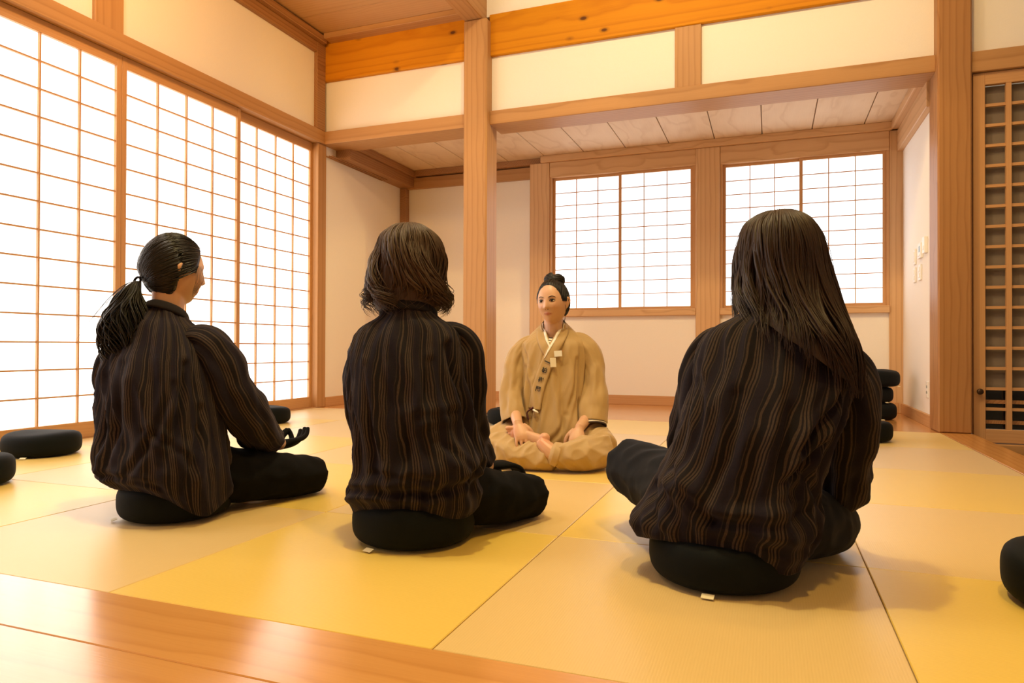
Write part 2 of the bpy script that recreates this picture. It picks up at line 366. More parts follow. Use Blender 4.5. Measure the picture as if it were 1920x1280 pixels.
# ------------------------------------------------------------------ tall shoji screens of the left wall
def shoji_screen(name, y0, y1, xf, label):
    e = st(empty(name, (xf, y0, 0)), label)
    xb = xf - 0.03; st_w, top, bot = 0.036, 0.075, 0.098
    z0, z1 = 0.004, 2.413
    for a, b_ in ((y0, y0 + st_w), (y1 - st_w, y1)): box('stile', (xb, xf, a, b_, z0, z1), M['frame_z'], e, 0.0015)
    box('rail', (xb, xf, y0 + st_w, y1 - st_w, z1 - top, z1), M['frame_y'], e, 0.0015)
    box('rail', (xb, xf, y0 + st_w, y1 - st_w, z0, bot), M['frame_y'], e, 0.0015)
    pz0, pz1 = bot, z1 - top
    n = 14
    for k in range(1, n):
        z = pz0 + (pz1 - pz0) * k / n
        box('muntin', (xf - 0.022, xf - 0.006, y0 + st_w, y1 - st_w, z - 0.0046, z + 0.0046), M['frame_y'], e)
    for k in range(1, 4):
        y = y0 + st_w + (y1 - y0 - 2 * st_w) * k / 4
        box('muntin', (xf - 0.020, xf - 0.003, y - 0.0048, y + 0.0048, pz0, pz1), M['frame_z'], e)
    box('paper', (xf - 0.0245, xf - 0.0225, y0 + st_w - 0.005, y1 - st_w + 0.005, pz0 - 0.004, pz1 + 0.004), M['paper'], e)
shoji_screen('door_1', -1.00, 0.045, -2.475, 'shoji screen nearest the viewer, outside the picture on the left')
shoji_screen('door_2', 0.03, 1.075, -2.51, 'shoji screen outside the picture, behind the round cushions')
shoji_screen('door_3', 1.045, 2.092, -2.475, 'leftmost tall shoji screen, beyond the two round cushions')
shoji_screen('door_4', 2.094, 3.150, -2.475, 'middle tall shoji screen behind the woman with a ponytail')
shoji_screen('door_5', 3.115, 4.105, -2.51, 'rightmost tall shoji screen beside the timber post')

# ------------------------------------------------------------------ back windows
def window(name, x0, x1, z0, z1, label):
    e = st(empty(name, (x0, 5.56, z0)), label)
    fw = 0.022
    for a, b_ in ((x0, x0 + fw), (x1 - fw, x1)): box('window_frame', (a, b_, 5.535, 5.60, z0, z1), M['frame_z'], e, 0.0015)
    xm = x0 + (x1 - x0) * 0.5
    for si, (a, b_, yf) in enumerate(((x0 + fw, xm + 0.016, 5.572), (xm - 0.016, x1 - fw, 5.548))):
        s = empty('sash', (a - x0, yf - 5.56, 0)); s.parent = e
        st_w = 0.028
        def bx(nm, b, mt, bev=0.0): return box(nm, b, M[mt], s, bev)
        for c, d in ((a, a + st_w), (b_ - st_w, b_)): bx('stile', (c, d, yf, yf + 0.02, z0, z1), 'frame_z', 0.001)
        bx('rail', (a + st_w, b_ - st_w, yf, yf + 0.02, z1 - 0.026, z1), 'frame_x', 0.001)
        bx('rail', (a + st_w, b_ - st_w, yf, yf + 0.02, z0, z0 + 0.026), 'frame_x', 0.001)
        for k in range(1, 10):
            z = z0 + 0.026 + (z1 - z0 - 0.052) * k / 10
            bx('muntin', (a + st_w, b_ - st_w, yf + 0.004, yf + 0.014, z - 0.0038, z + 0.0038), 'frame_x')
        for k in range(1, 3):
            x = a + st_w + (b_ - a - 2 * st_w) * k / 3
            bx('muntin', (x - 0.0042, x + 0.0042, yf + 0.003, yf + 0.012, z0 + 0.026, z1 - 0.026), 'frame_z')
        bx('paper', (a + st_w - 0.004, b_ - st_w + 0.004, yf + 0.015, yf + 0.017, z0 + 0.022, z1 - 0.022), 'paper_back')
window('window_1', -0.69, 0.752, 0.925, 2.275, 'left back window with paper screens, behind the instructor')
window('window_2', 0.972, 2.37, 0.925, 2.265, 'right back window with paper screens, behind the long-haired woman')

# ------------------------------------------------------------------ lattice door
d = st(empty('door_6', (2.656, 4.15, -0.06)), 'wooden lattice door with dark lower panes, right of the broad post')
y0, y1 = 4.155, 4.19
ops = [(2.728 + 0.146 * k, 2.728 + 0.146 * k + 0.116) for k in range(5)]
xe = ops[-1][1] + 0.07
zt = [2.285, 0.03]
box('stile', (2.660, 2.728, y0, y1, -0.055, 2.366), M['frame_z'], d, 0.002)
box('stile', (ops[-1][1], xe, y0, y1, -0.055, 2.366), M['frame_z'], d, 0.002)
box('rail', (2.728, ops[-1][1], y0, y1, zt[0], 2.366), M['frame_x'], d, 0.002)
box('rail', (2.728, ops[-1][1], y0, y1, -0.055, zt[1]), M['frame_x'], d, 0.002)
for k in range(4): box('lattice_bar', (ops[k][1], ops[k + 1][0], y0 + 0.002, y1 - 0.006, zt[1], zt[0]), M['frame_z'], d)
n = 17
for k in range(1, n):
    z = zt[1] + (zt[0] - zt[1]) * k / n
    box('lattice_bar', (2.728, ops[-1][1], y0 + 0.010, y1 - 0.004, z - 0.0095, z + 0.0095), M['frame_x'], d)
zs = zt[1] + (zt[0] - zt[1]) * 2 / n
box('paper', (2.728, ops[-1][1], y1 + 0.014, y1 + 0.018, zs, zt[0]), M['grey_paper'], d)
box('dark_pane', (2.728, ops[-1][1], y1 + 0.014, y1 + 0.018, zt[1], zs), M['dark_glass'], d)
for k in (0, 1):
    z = zt[1] + (zt[0] - zt[1]) * (k + 0.35) / n
    box('rear_slat', (2.728, ops[-1][1], y1 + 0.002, y1 + 0.010, z - 0.012, z + 0.012), M['dark_y'], d)
def lathe(prof, n=48, c=(0, 0, 0), axis='z'):
    V, F = [], []
    for r, h in prof:
        for k in range(n):
            a = 2 * PI * k / n
            p = (r * math.cos(a), r * math.sin(a), h)
            if axis == 'y': p = (p[0], -h, p[1])
            if axis == 'x': p = (-h, p[0], p[1])
            V.append((p[0] + c[0], p[1] + c[1], p[2] + c[2]))
    m = len(prof)
    for i in range(m - 1):
        for k in range(n):
            k2 = (k + 1) % n
            F.append((i * n + k, i * n + k2, (i + 1) * n + k2, (i + 1) * n + k))
    F.append(tuple(range(n))[::-1]); F.append(tuple((m - 1) * n + k for k in range(n)))
    return V, F
V, F = lathe([(0.008, 0), (0.010, 0.008), (0.009, 0.014), (0.016, 0.020), (0.020, 0.028), (0.019, 0.036), (0.012, 0.041), (0.003, 0.043)], 24, axis='y')
mesh_obj('door_knob', np.array(V) + np.array((0.035, 0.006, 0.337)), F, M['knob'], d, True)
# threshold under the door
trim((2.64, 6.0, 4.12, 4.25, -0.14, -0.062), 'timber_x', 'dark threshold under the lattice door')

# ------------------------------------------------------------------ wall fittings of the alcove right wall
def plate(name, y, z, wd, ht, label, cat, th=0.012, kids=()):
    e = empty(name, (2.475, y, z)); tag(e, label, cat)
    V = []
    o = box('cover_plate', (2.475 - th, 2.476, y - wd / 2, y + wd / 2, z - ht / 2, z + ht / 2), M['switch'], e, 0.003)
    for nm, dy, dz, a, b_, mt, t2 in kids:
        box(nm, (2.475 - th - t2, 2.475 - th + 0.002, y + dy - a / 2, y + dy + a / 2, z + dz - b_ / 2, z + dz + b_ / 2), M[mt], e, 0.001)
    return e
rk = [('rocker', 0, 0.022, 0.03, 0.035, 'switch', 0.004), ('rocker', 0, -0.022, 0.03, 0.035, 'switch', 0.004)]
plate('light_switch', 5.00, 1.27, 0.07, 0.12, 'white light switch, upper one farthest from the broad post', 'switch', kids=rk)
plate('light_switch', 5.00, 1.13, 0.07, 0.12, 'white light switch, lower one farthest from the broad post', 'switch', kids=rk)
plate('light_switch', 4.80, 1.13, 0.085, 0.12, 'white light switch below the small wall controller', 'switch', kids=rk)
plate('wall_controller', 4.77, 1.29, 0.11, 0.115, 'white wall controller with a small dark display', 'controller', 0.018, [('display', -0.01, 0.012, 0.05, 0.045, 'lcd', 0.001), ('button', 0.0, -0.035, 0.05, 0.012, 'switch', 0.003)])
plate('wall_controller', 4.60, 1.31, 0.075, 0.12, 'plain white controller nearest the broad post', 'controller', 0.022, [('button', 0.0, -0.02, 0.03, 0.03, 'switch', 0.003)])
plate('power_outlet', 4.56, 0.26, 0.07, 0.12, 'white power outlet low on the wall beside the broad post', 'outlet', 0.008, [('socket_slot', 0.0, 0.02, 0.03, 0.02, 'lcd', 0.001), ('socket_slot', 0.0, -0.02, 0.03, 0.02, 'lcd', 0.001)])

# ------------------------------------------------------------------ round black cushions
def zafu(loc, r, h, label, tagang, squash=0.0, lean=0.0, group='round black meditation cushions'):
    """body with soft shoulders, a seam line top and bottom, a cream maker's tab"""
    e = empty('round_cushion', loc); tag(e, label, 'cushion', group)
    n = 72; prof = []
    for t in np.linspace(0, 1, 30):
        # superellipse side, from bottom centre to top centre
        a = -PI / 2 + PI * t
        c, s = math.cos(a), math.sin(a)
        rr = r * abs(c) ** 0.24; hh = h / 2 + h / 2 * math.copysign(abs(s) ** 0.70, s)
        prof.append((max(rr, 0.002), hh))
    V, F = lathe(prof, n); V = np.array(V)
    ang = np.arctan2(V[:, 1], V[:, 0]); rad = np.hypot(V[:, 0], V[:, 1])
    ph = rng.rand() * 6
    V[:, 2] += (V[:, 2] / h) * 0.006 * np.sin(2 * ang + ph) * (rad / r)
    V[:, :2] *= (1 + 0.012 * np.sin(3 * ang + ph))[:, None]
    V[:, :2] *= (1 + 0.003 * np.sin(40 * ang) * np.clip(1 - abs(V[:, 2] / h - .85) * 8, 0, 1))[:, None]
    V[:, 2] -= squash * h * np.clip(V[:, 2] / h, 0, 1) * np.exp(-(rad / r) ** 2 * 1.2)
    V[:, 2] *= 1 + lean * V[:, 1] / r
    mesh_obj('cushion_body', V, F, M['zafu'], e, True)
    a = tagang
    c, s = math.cos(a), math.sin(a)
    ct = np.array([c, s]); pt = np.array([-s, c])
    q = []
    for u_, v_ in ((0, -0.5), (1, -0.5), (1, 0.5), (0, 0.5)):
        p = ct * (r * 0.97 + 0.016 * u_) + pt * v_ * 0.028
        q.append((p[0], p[1], 0.010 - 0.005 * u_))
    Vt = q + [(x, y, z - 0.0012) for x, y, z in q]
    mesh_obj('fabric_tab', Vt, [(0, 1, 2, 3), (7, 6, 5, 4), (0, 4, 5, 1), (1, 5, 6, 2), (2, 6, 7, 3), (3, 7, 4, 0)], M['tag'], e)
    return e
zafu((-2.093, 1.326, 0), 0.175, 0.118, 'round black cushion against the shoji sill, second from the left picture edge', 5.2)
zafu((-1.61, 0.66, 0), 0.175, 0.118, 'round black cushion cut by the left picture edge, nearest the viewer', 4.0)
zafu((-2.03, 2.93, 0), 0.172, 0.118, 'round black cushion far back by the right end of the shoji screens', 4.35)
zafu((-0.35, 3.53, 0), 0.172, 0.118, 'round black cushion behind the instructor, in front of the middle post', 1.0)
zafu((2.07, 0.69, 0), 0.175, 0.122, 'round black cushion cut by the right picture edge', 1.0)
zafu((1.925, 3.52, 0), 0.172, 0.12, 'single round black cushion on the mat in front of the cushion stack', 0.4)
zafu((2.17, 4.97, 0), 0.170, 0.128, 'round black cushion at the bottom of the stack of three', 5.0, group='stacked black cushions by the alcove wall')
zafu((2.145, 4.98, 0.131), 0.170, 0.122, 'round black cushion in the middle of the stack of three', 5.4, group='stacked black cushions by the alcove wall')
zafu((2.19, 4.96, 0.257), 0.172, 0.130, 'round black cushion on top of the stack of three', 5.7, group='stacked black cushions by the alcove wall')
zafu((-0.447, 0.612, 0), 0.175, 0.118, 'round black cushion under the woman with a ponytail', 4.1, 0.12, group='cushions the three women sit on')
zafu((0.431, 0.648, 0), 0.178, 0.125, 'round black cushion under the woman with short wavy hair', 4.45, 0.1, group='cushions the three women sit on')
zafu((1.298, 0.624, 0), 0.179, 0.122, 'round black cushion under the woman with very long hair', 4.6, 0.12, group='cushions the three women sit on')
# ------------------------------------------------------------------ people: helpers
from mathutils import noise as mnoise
def nz3(P, s=1.0):
    return np.array([mnoise.noise(Vector((p[0] * s, p[1] * s, p[2] * s))) for p in P])
def crom(K, m, closed=False):
    """Catmull-Rom resampling of key rows to m rows"""
    K = np.asarray(K, float); k = len(K)
    t = np.linspace(0, k - 1, m); i = np.clip(t.astype(int), 0, k - 2); f = (t - i)[:, None]
    P0 = K[np.clip(i - 1, 0, k - 1)]; P1 = K[i]; P2 = K[i + 1]; P3 = K[np.clip(i + 2, 0, k - 1)]
    return 0.5 * ((2 * P1) + (-P0 + P2) * f + (2 * P0 - 5 * P1 + 4 * P2 - P3) * f ** 2 + (-P0 + 3 * P1 - 3 * P2 + P3) * f ** 3)
def grid_faces(m, n, wrap=True):
    F = []
    for i in range(m - 1):
        for j in range(n if wrap else n - 1):
            j2 = (j + 1) % n
            F.append((i * n + j, i * n + j2, (i + 1) * n + j2, (i + 1) * n + j))
    return F
def limb(path, rad, m=24, n=16, ref=(0, 0, 1), caps=True):
    """tube along a path; rad = list of (a, b); returns V, F, rings"""
    P = crom(path, m); R = crom([(r, r) if np.isscalar(r) else r for r in rad], m)
    T = np.gradient(P, axis=0); T /= np.linalg.norm(T, axis=1)[:, None] + 1e-9
    V = []
    ref = np.array(ref, float)
    e1 = np.cross(T[0], ref); e1 /= np.linalg.norm(e1) + 1e-9
    a = np.linspace(0, 2 * PI, n, endpoint=False)
    for p, t, r in zip(P, T, R):
        e1 = e1 - t * (e1 @ t); e1 /= np.linalg.norm(e1) + 1e-9
        e2 = np.cross(t, e1)
        V.append(p + np.outer(np.cos(a) * r[0], e1) + np.outer(np.sin(a) * r[1], e2))
    V = np.concatenate(V); F = grid_faces(m, n)
    if caps:
        c0, c1 = len(V), len(V) + 1
        V = np.vstack([V, P[0] - T[0] * R[0].mean() * 0.6, P[-1] + T[-1] * R[-1].mean() * 0.6])
        for j in range(n):
            F.append((c0, (j + 1) % n, j)); F.append((c1, (m - 1) * n + j, (m - 1) * n + (j + 1) % n))
    return V, F, P
def join(parts):
    V, F, o = [], [], 0
    for v, f in parts:
        V.append(np.asarray(v)); F += [tuple(i + o for i in x) for x in f]; o += len(v)
    return np.vstack(V), F
def ell(c, r, n=20, m=14):
    V, F = [], []
    for i in range(1, m):
        for j in range(n):
            t, p = PI * i / m, 2 * PI * j / n
            V.append((c[0] + r[0] * math.sin(t) * math.cos(p), c[1] + r[1] * math.sin(t) * math.sin(p), c[2] + r[2] * math.cos(t)))
    F = [tuple(reversed(f)) for f in grid_faces(m - 1, n)]
    V += [(c[0], c[1], c[2] + r[2]), (c[0], c[1], c[2] - r[2])]
    for j in range(n):
        F.append((len(V) - 2, j, (j + 1) % n)); F.append((len(V) - 1, (m - 2) * n + (j + 1) % n, (m - 2) * n + j))
    return np.array(V), F
def fuse(name, parts, voxel, mat, parent, smooth_it=3, post=None):
    """one continuous surface out of overlapping closed pieces"""
    V, F = join(parts)
    o = mesh_obj(name + '_tmp', V, F, None)
    md = o.modifiers.new('r', 'REMESH'); md.mode = 'VOXEL'; md.voxel_size = voxel; md.adaptivity = 0
    if smooth_it:
        sm = o.modifiers.new('s', 'SMOOTH'); sm.factor = 0.5; sm.iterations = smooth_it
    dg = bpy.context.evaluated_depsgraph_get()
    me = bpy.data.meshes.new_from_object(o.evaluated_get(dg)); me.name = name
    bpy.data.objects.remove(o)
    if post is not None:
        co = np.empty(len(me.vertices) * 3); me.vertices.foreach_get('co', co); co = co.reshape(-1, 3)
        no = np.empty(len(me.vertices) * 3); me.vertices.foreach_get('normal', no); no = no.reshape(-1, 3)
        co2 = post(co, no, me)
        if co2 is not None: me.vertices.foreach_set('co', co2.ravel()); me.update()
    me.polygons.foreach_set('use_smooth', [True] * len(me.polygons))
    o = bpy.data.objects.new(name, me); COL.objects.link(o); o.parent = parent
    me.materials.append(mat)
    return o

# ---- materials for the figures
def skin_mat(name, base, lip=(0.42, 0.13, 0.10)):
    m, nt, b = newmat(name)
    at = N(nt, 'ShaderNodeVertexColor'); at.layer_name = 'tone'
    nz = N(nt, 'ShaderNodeTexNoise'); nz.inputs['Scale'].default_value = 60
    tc = N(nt, 'ShaderNodeTexCoord'); nt.links.new(tc.outputs['Object'], nz.inputs['Vector'])
    c = mixc(nt, math_(nt, 'MULTIPLY', nz.outputs[0], 0.15), base, tuple(x * 0.8 for x in base))
    sp = N(nt, 'ShaderNodeSeparateColor'); nt.links.new(at.outputs[0], sp.inputs[0])
    c = mixc(nt, sp.outputs[0], c, lip)
    c = mixc(nt, sp.outputs[1], c, (0.62, 0.24, 0.15))
    nt.links.new(c, b.inputs['Base Color']); b.inputs['Roughness'].default_value = 0.42
    b.inputs['Subsurface Weight'].default_value = 0.12; b.inputs['Subsurface Radius'].default_value = (0.01, 0.004, 0.002)
    b.inputs['Subsurface Scale'].default_value = 0.5
    return m
M['skin'] = skin_mat('skin', (0.60, 0.345, 0.215))
def hair_mat(name, c1, c2, rough=0.36):
    m, nt, b = newmat(name)
    uvn = N(nt, 'ShaderNodeUVMap'); nz = N(nt, 'ShaderNodeTexNoise'); nz.inputs['Scale'].default_value = 1; nz.inputs['Detail'].default_value = 3
    mp = N(nt, 'ShaderNodeMapping'); mp.inputs['Scale'].default_value = (60, 2, 1)
    nt.links.new(uvn.outputs[0], mp.inputs[0]); nt.links.new(mp.outputs[0], nz.inputs['Vector'])
    nt.links.new(mixc(nt, nz.outputs[0], c1, c2), b.inputs['Base Color'])
    b.inputs['Roughness'].default_value = rough; b.inputs['Specular IOR Level'].default_value = 0.28
    bump(nt, b, nz.outputs[0], 0.5, 0.002)
    return m
M['hair_black'] = hair_mat('black_hair', (0.005, 0.004, 0.0035), (0.018, 0.013, 0.010))
M['hair_brown'] = hair_mat('ash_brown_hair', (0.024, 0.013, 0.0078), (0.105, 0.060, 0.035), 0.5)
M['hair_long'] = hair_mat('dark_brown_hair', (0.009, 0.0045, 0.003), (0.045, 0.020, 0.010), 0.45)

def stripe_mat(name):
    """dark cotton with bundles of thin brown stripes; u runs round the garment in metres"""
    m, nt, b = newmat(name)
    uvn = N(nt, 'ShaderNodeUVMap'); sp = N(nt, 'ShaderNodeSeparateXYZ'); nt.links.new(uvn.outputs[0], sp.inputs[0])
    u, v = sp.outputs[0], sp.outputs[1]
    wn = N(nt, 'ShaderNodeTexNoise'); wn.inputs['Scale'].default_value = 7; nt.links.new(uvn.outputs[0], wn.inputs['Vector'])
    f = math_(nt, 'FRACT', math_(nt, 'MULTIPLY', math_(nt, 'MULTIPLY_ADD', wn.outputs[0], 0.03, u), 1 / 0.066))
    D = (0.0060, 0.0036, 0.0050); B = (0.0480, 0.0320, 0.0250); P = (0.0085, 0.0050, 0.0105)
    K = [(0.0, D), (0.10, B), (0.155, D), (0.20, B), (0.255, D), (0.30, B), (0.36, D), (0.42, (0.030, 0.020, 0.0165)), (0.455, P), (0.76, (0.026, 0.0175, 0.0155)), (0.79, D), (0.86, B), (0.92, D)]
    col = ramp(nt, f, K, 'CONSTANT')
    th = N(nt, 'ShaderNodeTexNoise'); th.inputs['Scale'].default_value = 1; th.inputs['Detail'].default_value = 4
    mp = N(nt, 'ShaderNodeMapping'); mp.inputs['Scale'].default_value = (900, 160, 1)
    nt.links.new(uvn.outputs[0], mp.inputs[0]); nt.links.new(mp.outputs[0], th.inputs['Vector'])
    col = mixc(nt, 1.0, col, ramp(nt, th.outputs[0], [(0.25, (0.55,) * 3), (0.75, (1.35,) * 3)]), 'MULTIPLY')
    nt.links.new(col, b.inputs['Base Color'])
    b.inputs['Roughness'].default_value = 0.85; b.inputs['Specular IOR Level'].default_value = 0.2
    b.inputs['Sheen Weight'].default_value = 0.05; b.inputs['Sheen Roughness'].default_value = 0.5; b.inputs['Sheen Tint'].default_value = (0.55, 0.5, 0.85, 1)
    bump(nt, b, th.outputs[0], 0.25, 0.001)
    return m
M['stripe'] = stripe_mat('striped_cotton')
M['stripe_plain'] = plain('dark_cotton_collar', (0.010, 0.007, 0.009), 0.85, noise=0.3, scale=300, sheen=0.04, spec=0.2)
M['trouser_dark'] = plain('black_trouser_cotton', (0.0050, 0.0048, 0.0055), 0.9, noise=0.25, scale=300, sheen=0.01, spec=0.08)
M['trouser_navy'] = plain('navy_trouser_cotton', (0.0075, 0.0085, 0.015), 0.85, noise=0.25, scale=300, sheen=0.03, spec=0.12)
M['glove'] = plain('black_knit_glove', (0.005, 0.005, 0.0055), 0.85, noise=0.3, scale=400, spec=0.1)
M['label_yellow'] = plain('olive_woven_label', (0.30, 0.30, 0.05), 0.7)
def beige_mat(name, c):
    m, nt, b = newmat(name)
    tc = N(nt, 'ShaderNodeTexCoord'); th = N(nt, 'ShaderNodeTexNoise'); th.inputs['Scale'].default_value = 500; th.inputs['Detail'].default_value = 3
    nt.links.new(tc.outputs['Object'], th.inputs['Vector'])
    nt.links.new(mixc(nt, th.outputs[0], c, tuple(x * 0.85 for x in c)), b.inputs['Base Color'])
    b.inputs['Roughness'].default_value = 0.6; b.inputs['Sheen Weight'].default_value = 0.15; b.inputs['Specular IOR Level'].default_value = 0.3
    bump(nt, b, th.outputs[0], 0.15, 0.0008)
    return m
M['beige'] = beige_mat('beige_cotton_twill', (0.46, 0.30, 0.13))
M['beige_t'] = beige_mat('beige_trouser_cotton', (0.50, 0.34, 0.17))
M['white_cloth'] = plain('white_collar_cloth', (0.80, 0.74, 0.66), 0.8)
M['ink'] = plain('black_embroidery', (0.015, 0.012, 0.012), 0.7)
M['badge'] = plain('white_badge', (0.85, 0.82, 0.76), 0.3)
M['eye'] = plain('eye_white', (0.7, 0.66, 0.62), 0.2)
M['iris'] = plain('dark_iris', (0.012, 0.008, 0.006), 0.15)
M['brow'] = plain('dark_brow', (0.05, 0.028, 0.018), 0.8)
def band_mat(name, light, dark, period, duty, coord=1):
    m, nt, b = newmat(name)
    uvn = N(nt, 'ShaderNodeUVMap'); sp = N(nt, 'ShaderNodeSeparateXYZ'); nt.links.new(uvn.outputs[0], sp.inputs[0])
    f = math_(nt, 'FRACT', math_(nt, 'MULTIPLY', sp.outputs[coord], 1 / period))
    nt.links.new(ramp(nt, f, [(0.0, dark), (duty, light)], 'CONSTANT'), b.inputs['Base Color']); b.inputs['Roughness'].default_value = 0.8
    return m
M['shirt_stripe'] = band_mat('striped_undershirt', (0.75, 0.70, 0.62), (0.05, 0.03, 0.03), 0.0125, 0.38)

# ---- head
def head_piece(s, c, yaw, tilt=0.0, roll=0.0):
    """returns closed head mesh and the matrix that carries head space to body space"""
    nu, nv = 84, 64
    V = []
    for i in range(1, nv):
        for j in range(nu):
            t, p = PI * i / nv, 2 * PI * j / nu
            d = (math.sin(t) * math.cos(p), math.sin(t) * math.sin(p), math.cos(t))
            V.append(head_surf(d))
    V.append(head_surf((0, 0, 1))); V.append(head_surf((0, 0, -1)))
    F = [tuple(reversed(f)) for f in grid_faces(nv - 1, nu)]
    for j in range(nu):
        F.append((len(V) - 2, j, (j + 1) % nu)); F.append((len(V) - 1, (nv - 2) * nu + (j + 1) % nu, (nv - 2) * nu + j))
    Mx = Matrix.Translation(Vector(c)) @ Matrix.Rotation(yaw, 4, 'Z') @ Matrix.Rotation(tilt, 4, 'X') @ Matrix.Rotation(roll, 4, 'Y') @ Matrix.Scale(s, 4)
    V = np.array(V); A = np.array(Mx)
    W = V @ A[:3, :3].T + A[:3, 3]
    return W, F, Mx
def _g(v, s): return math.exp(-(v / s) ** 2)
def head_surf(d):
    dx, dy, dz = d
    x, y, z = 0.0785 * dx, 0.098 * dy, 0.117 * dz
    if dz < 0:
        t = -dz
        x *= 1 - 0.23 * t ** 1.8
        y *= (1 - 0.42 * t) if dy < 0 else (1 - 0.05 * t)
        if dy > 0: x *= 1 - 0.10 * t * dy
    if dy > 0:
        y *= 1 - 0.10 * _g(dx, 0.5) * (1 - abs(dz)) * 0.6
        fr = min(1, dy * 2.5)
        y += fr * (0.008 * _g(x, 0.020) * _g(z + 0.098, 0.016))                      # chin
        if -0.040 < z < 0.025:
            k = (0.025 - z) / 0.062
            y += fr * 0.021 * (k ** 1.3) * _g(x, 0.0075 + 0.006 * k) * min(1, (z + 0.040) / 0.007)   # nose
        y -= fr * 0.007 * (_g(x - 0.031, 0.014) + _g(x + 0.031, 0.014)) * _g(z - 0.004, 0.012)  # eye sockets
        y += fr * 0.004 * (_g(x - 0.040, 0.018) + _g(x + 0.040, 0.018)) * _g(z + 0.030, 0.018)  # cheeks
        y += fr * 0.003 * _g(z - 0.022, 0.006) * _g(abs(x) - 0.03, 0.018)            # brow ridge
        y += fr * 0.0050 * _g(x, 0.019) * (_g(z + 0.060, 0.0035) + _g(z + 0.068, 0.0042))  # lips
        y -= fr * 0.002 * _g(x, 0.02) * _g(z + 0.0635, 0.0018)
    return (x, y, z)
def hpt(Mx, p): return np.array(Mx @ Vector(p))
def ear_piece(Mx, side):
    P = [hpt(Mx, (side * 0.074, -0.004, -0.030)), hpt(Mx, (side * 0.080, -0.010, -0.012)), hpt(Mx, (side * 0.086, -0.014, 0.008)), hpt(Mx, (side * 0.082, -0.004, 0.020)), hpt(Mx, (side * 0.075, 0.004, 0.010))]
    V, F, _ = limb(P, [0.006, 0.007, 0.008, 0.006, 0.005], 14, 10)
    V2, F2 = ell(hpt(Mx, (side * 0.075, -0.004, -0.004)), (0.008, 0.013, 0.020), 12, 8)
    return [(V, F), (V2, F2)]

# ---- hands: palm and five separate fingers
def hand_pieces(wrist, fdir, up, side, curl=0.5, s=1.0, spread=0.06, ring=False, fat=1.0):
    """fdir: towards the fingertips, up: back of the hand, side: +1 thumb towards up x fdir..."""
    f = np.array(fdir, float); f /= np.linalg.norm(f)
    u = np.array(up, float); u -= f * (u @ f); u /= np.linalg.norm(u)
    l = np.cross(u, f) * side            # towards the thumb
    w = np.array(wrist, float)
    L = lambda a, b, c: w + (f * a + l * b + u * c) * s
    parts = []
    parts.append(limb([L(-0.006, 0, 0), L(0.008, 0, 0), L(0.03, 0.002, 0.002), L(0.065, 0.002, 0.003), L(0.085, 0, 0)],
                      [(0.022 * s, 0.017 * s), (0.023 * s, 0.016 * s), (0.034 * s, 0.015 * s), (0.038 * s, 0.014 * s), (0.034 * s, 0.010 * s)], 18, 18, ref=u)[:2])
    lens = [(0.031, 0.072, 0.0074), (0.011, 0.080, 0.0077), (-0.010, 0.074, 0.0073), (-0.030, 0.058, 0.0066)]
    for k, (off, ln, r) in enumerate(lens):
        pts = [L(0.060, off * 0.9, 0.003)]
        p = np.array([0.080, off, 0.002]); ang = 0.0
        sp = off * spread / 0.03
        pts.append(L(*p))
        cu = curl * (1.0 + 0.08 * k)
        if ring and k == 0: cu = 0.95
        for j, fr in enumerate((0.42, 0.32, 0.26)):
            ang += cu * (0.55, 0.75, 0.45)[j]
            p = p + ln * fr * np.array([math.cos(ang), sp, -math.sin(ang)])
            pts.append(L(*p))
        parts.append(limb(pts, [r * s * 1.05 * fat, r * s * 1.05 * fat, r * s * fat, r * s * 0.93 * fat, r * s * 0.80 * fat], 20, 12, ref=u)[:2])
    tp = [L(0.012, 0.022, -0.004), L(0.035, 0.043, -0.010), L(0.060, 0.054, -0.016 - 0.01 * curl), L(0.085, 0.056 - 0.012 * curl, -0.024 - 0.02 * curl)]
    if ring: tp = [L(0.012, 0.022, -0.004), L(0.040, 0.045, -0.014), L(0.078, 0.046, -0.036), L(0.106, 0.034, -0.050)]
    parts.append(limb(tp, [0.014 * s * fat, 0.0125 * s * fat, 0.0105 * s * fat, 0.0085 * s * fat], 16, 12, ref=u)[:2])
    return parts

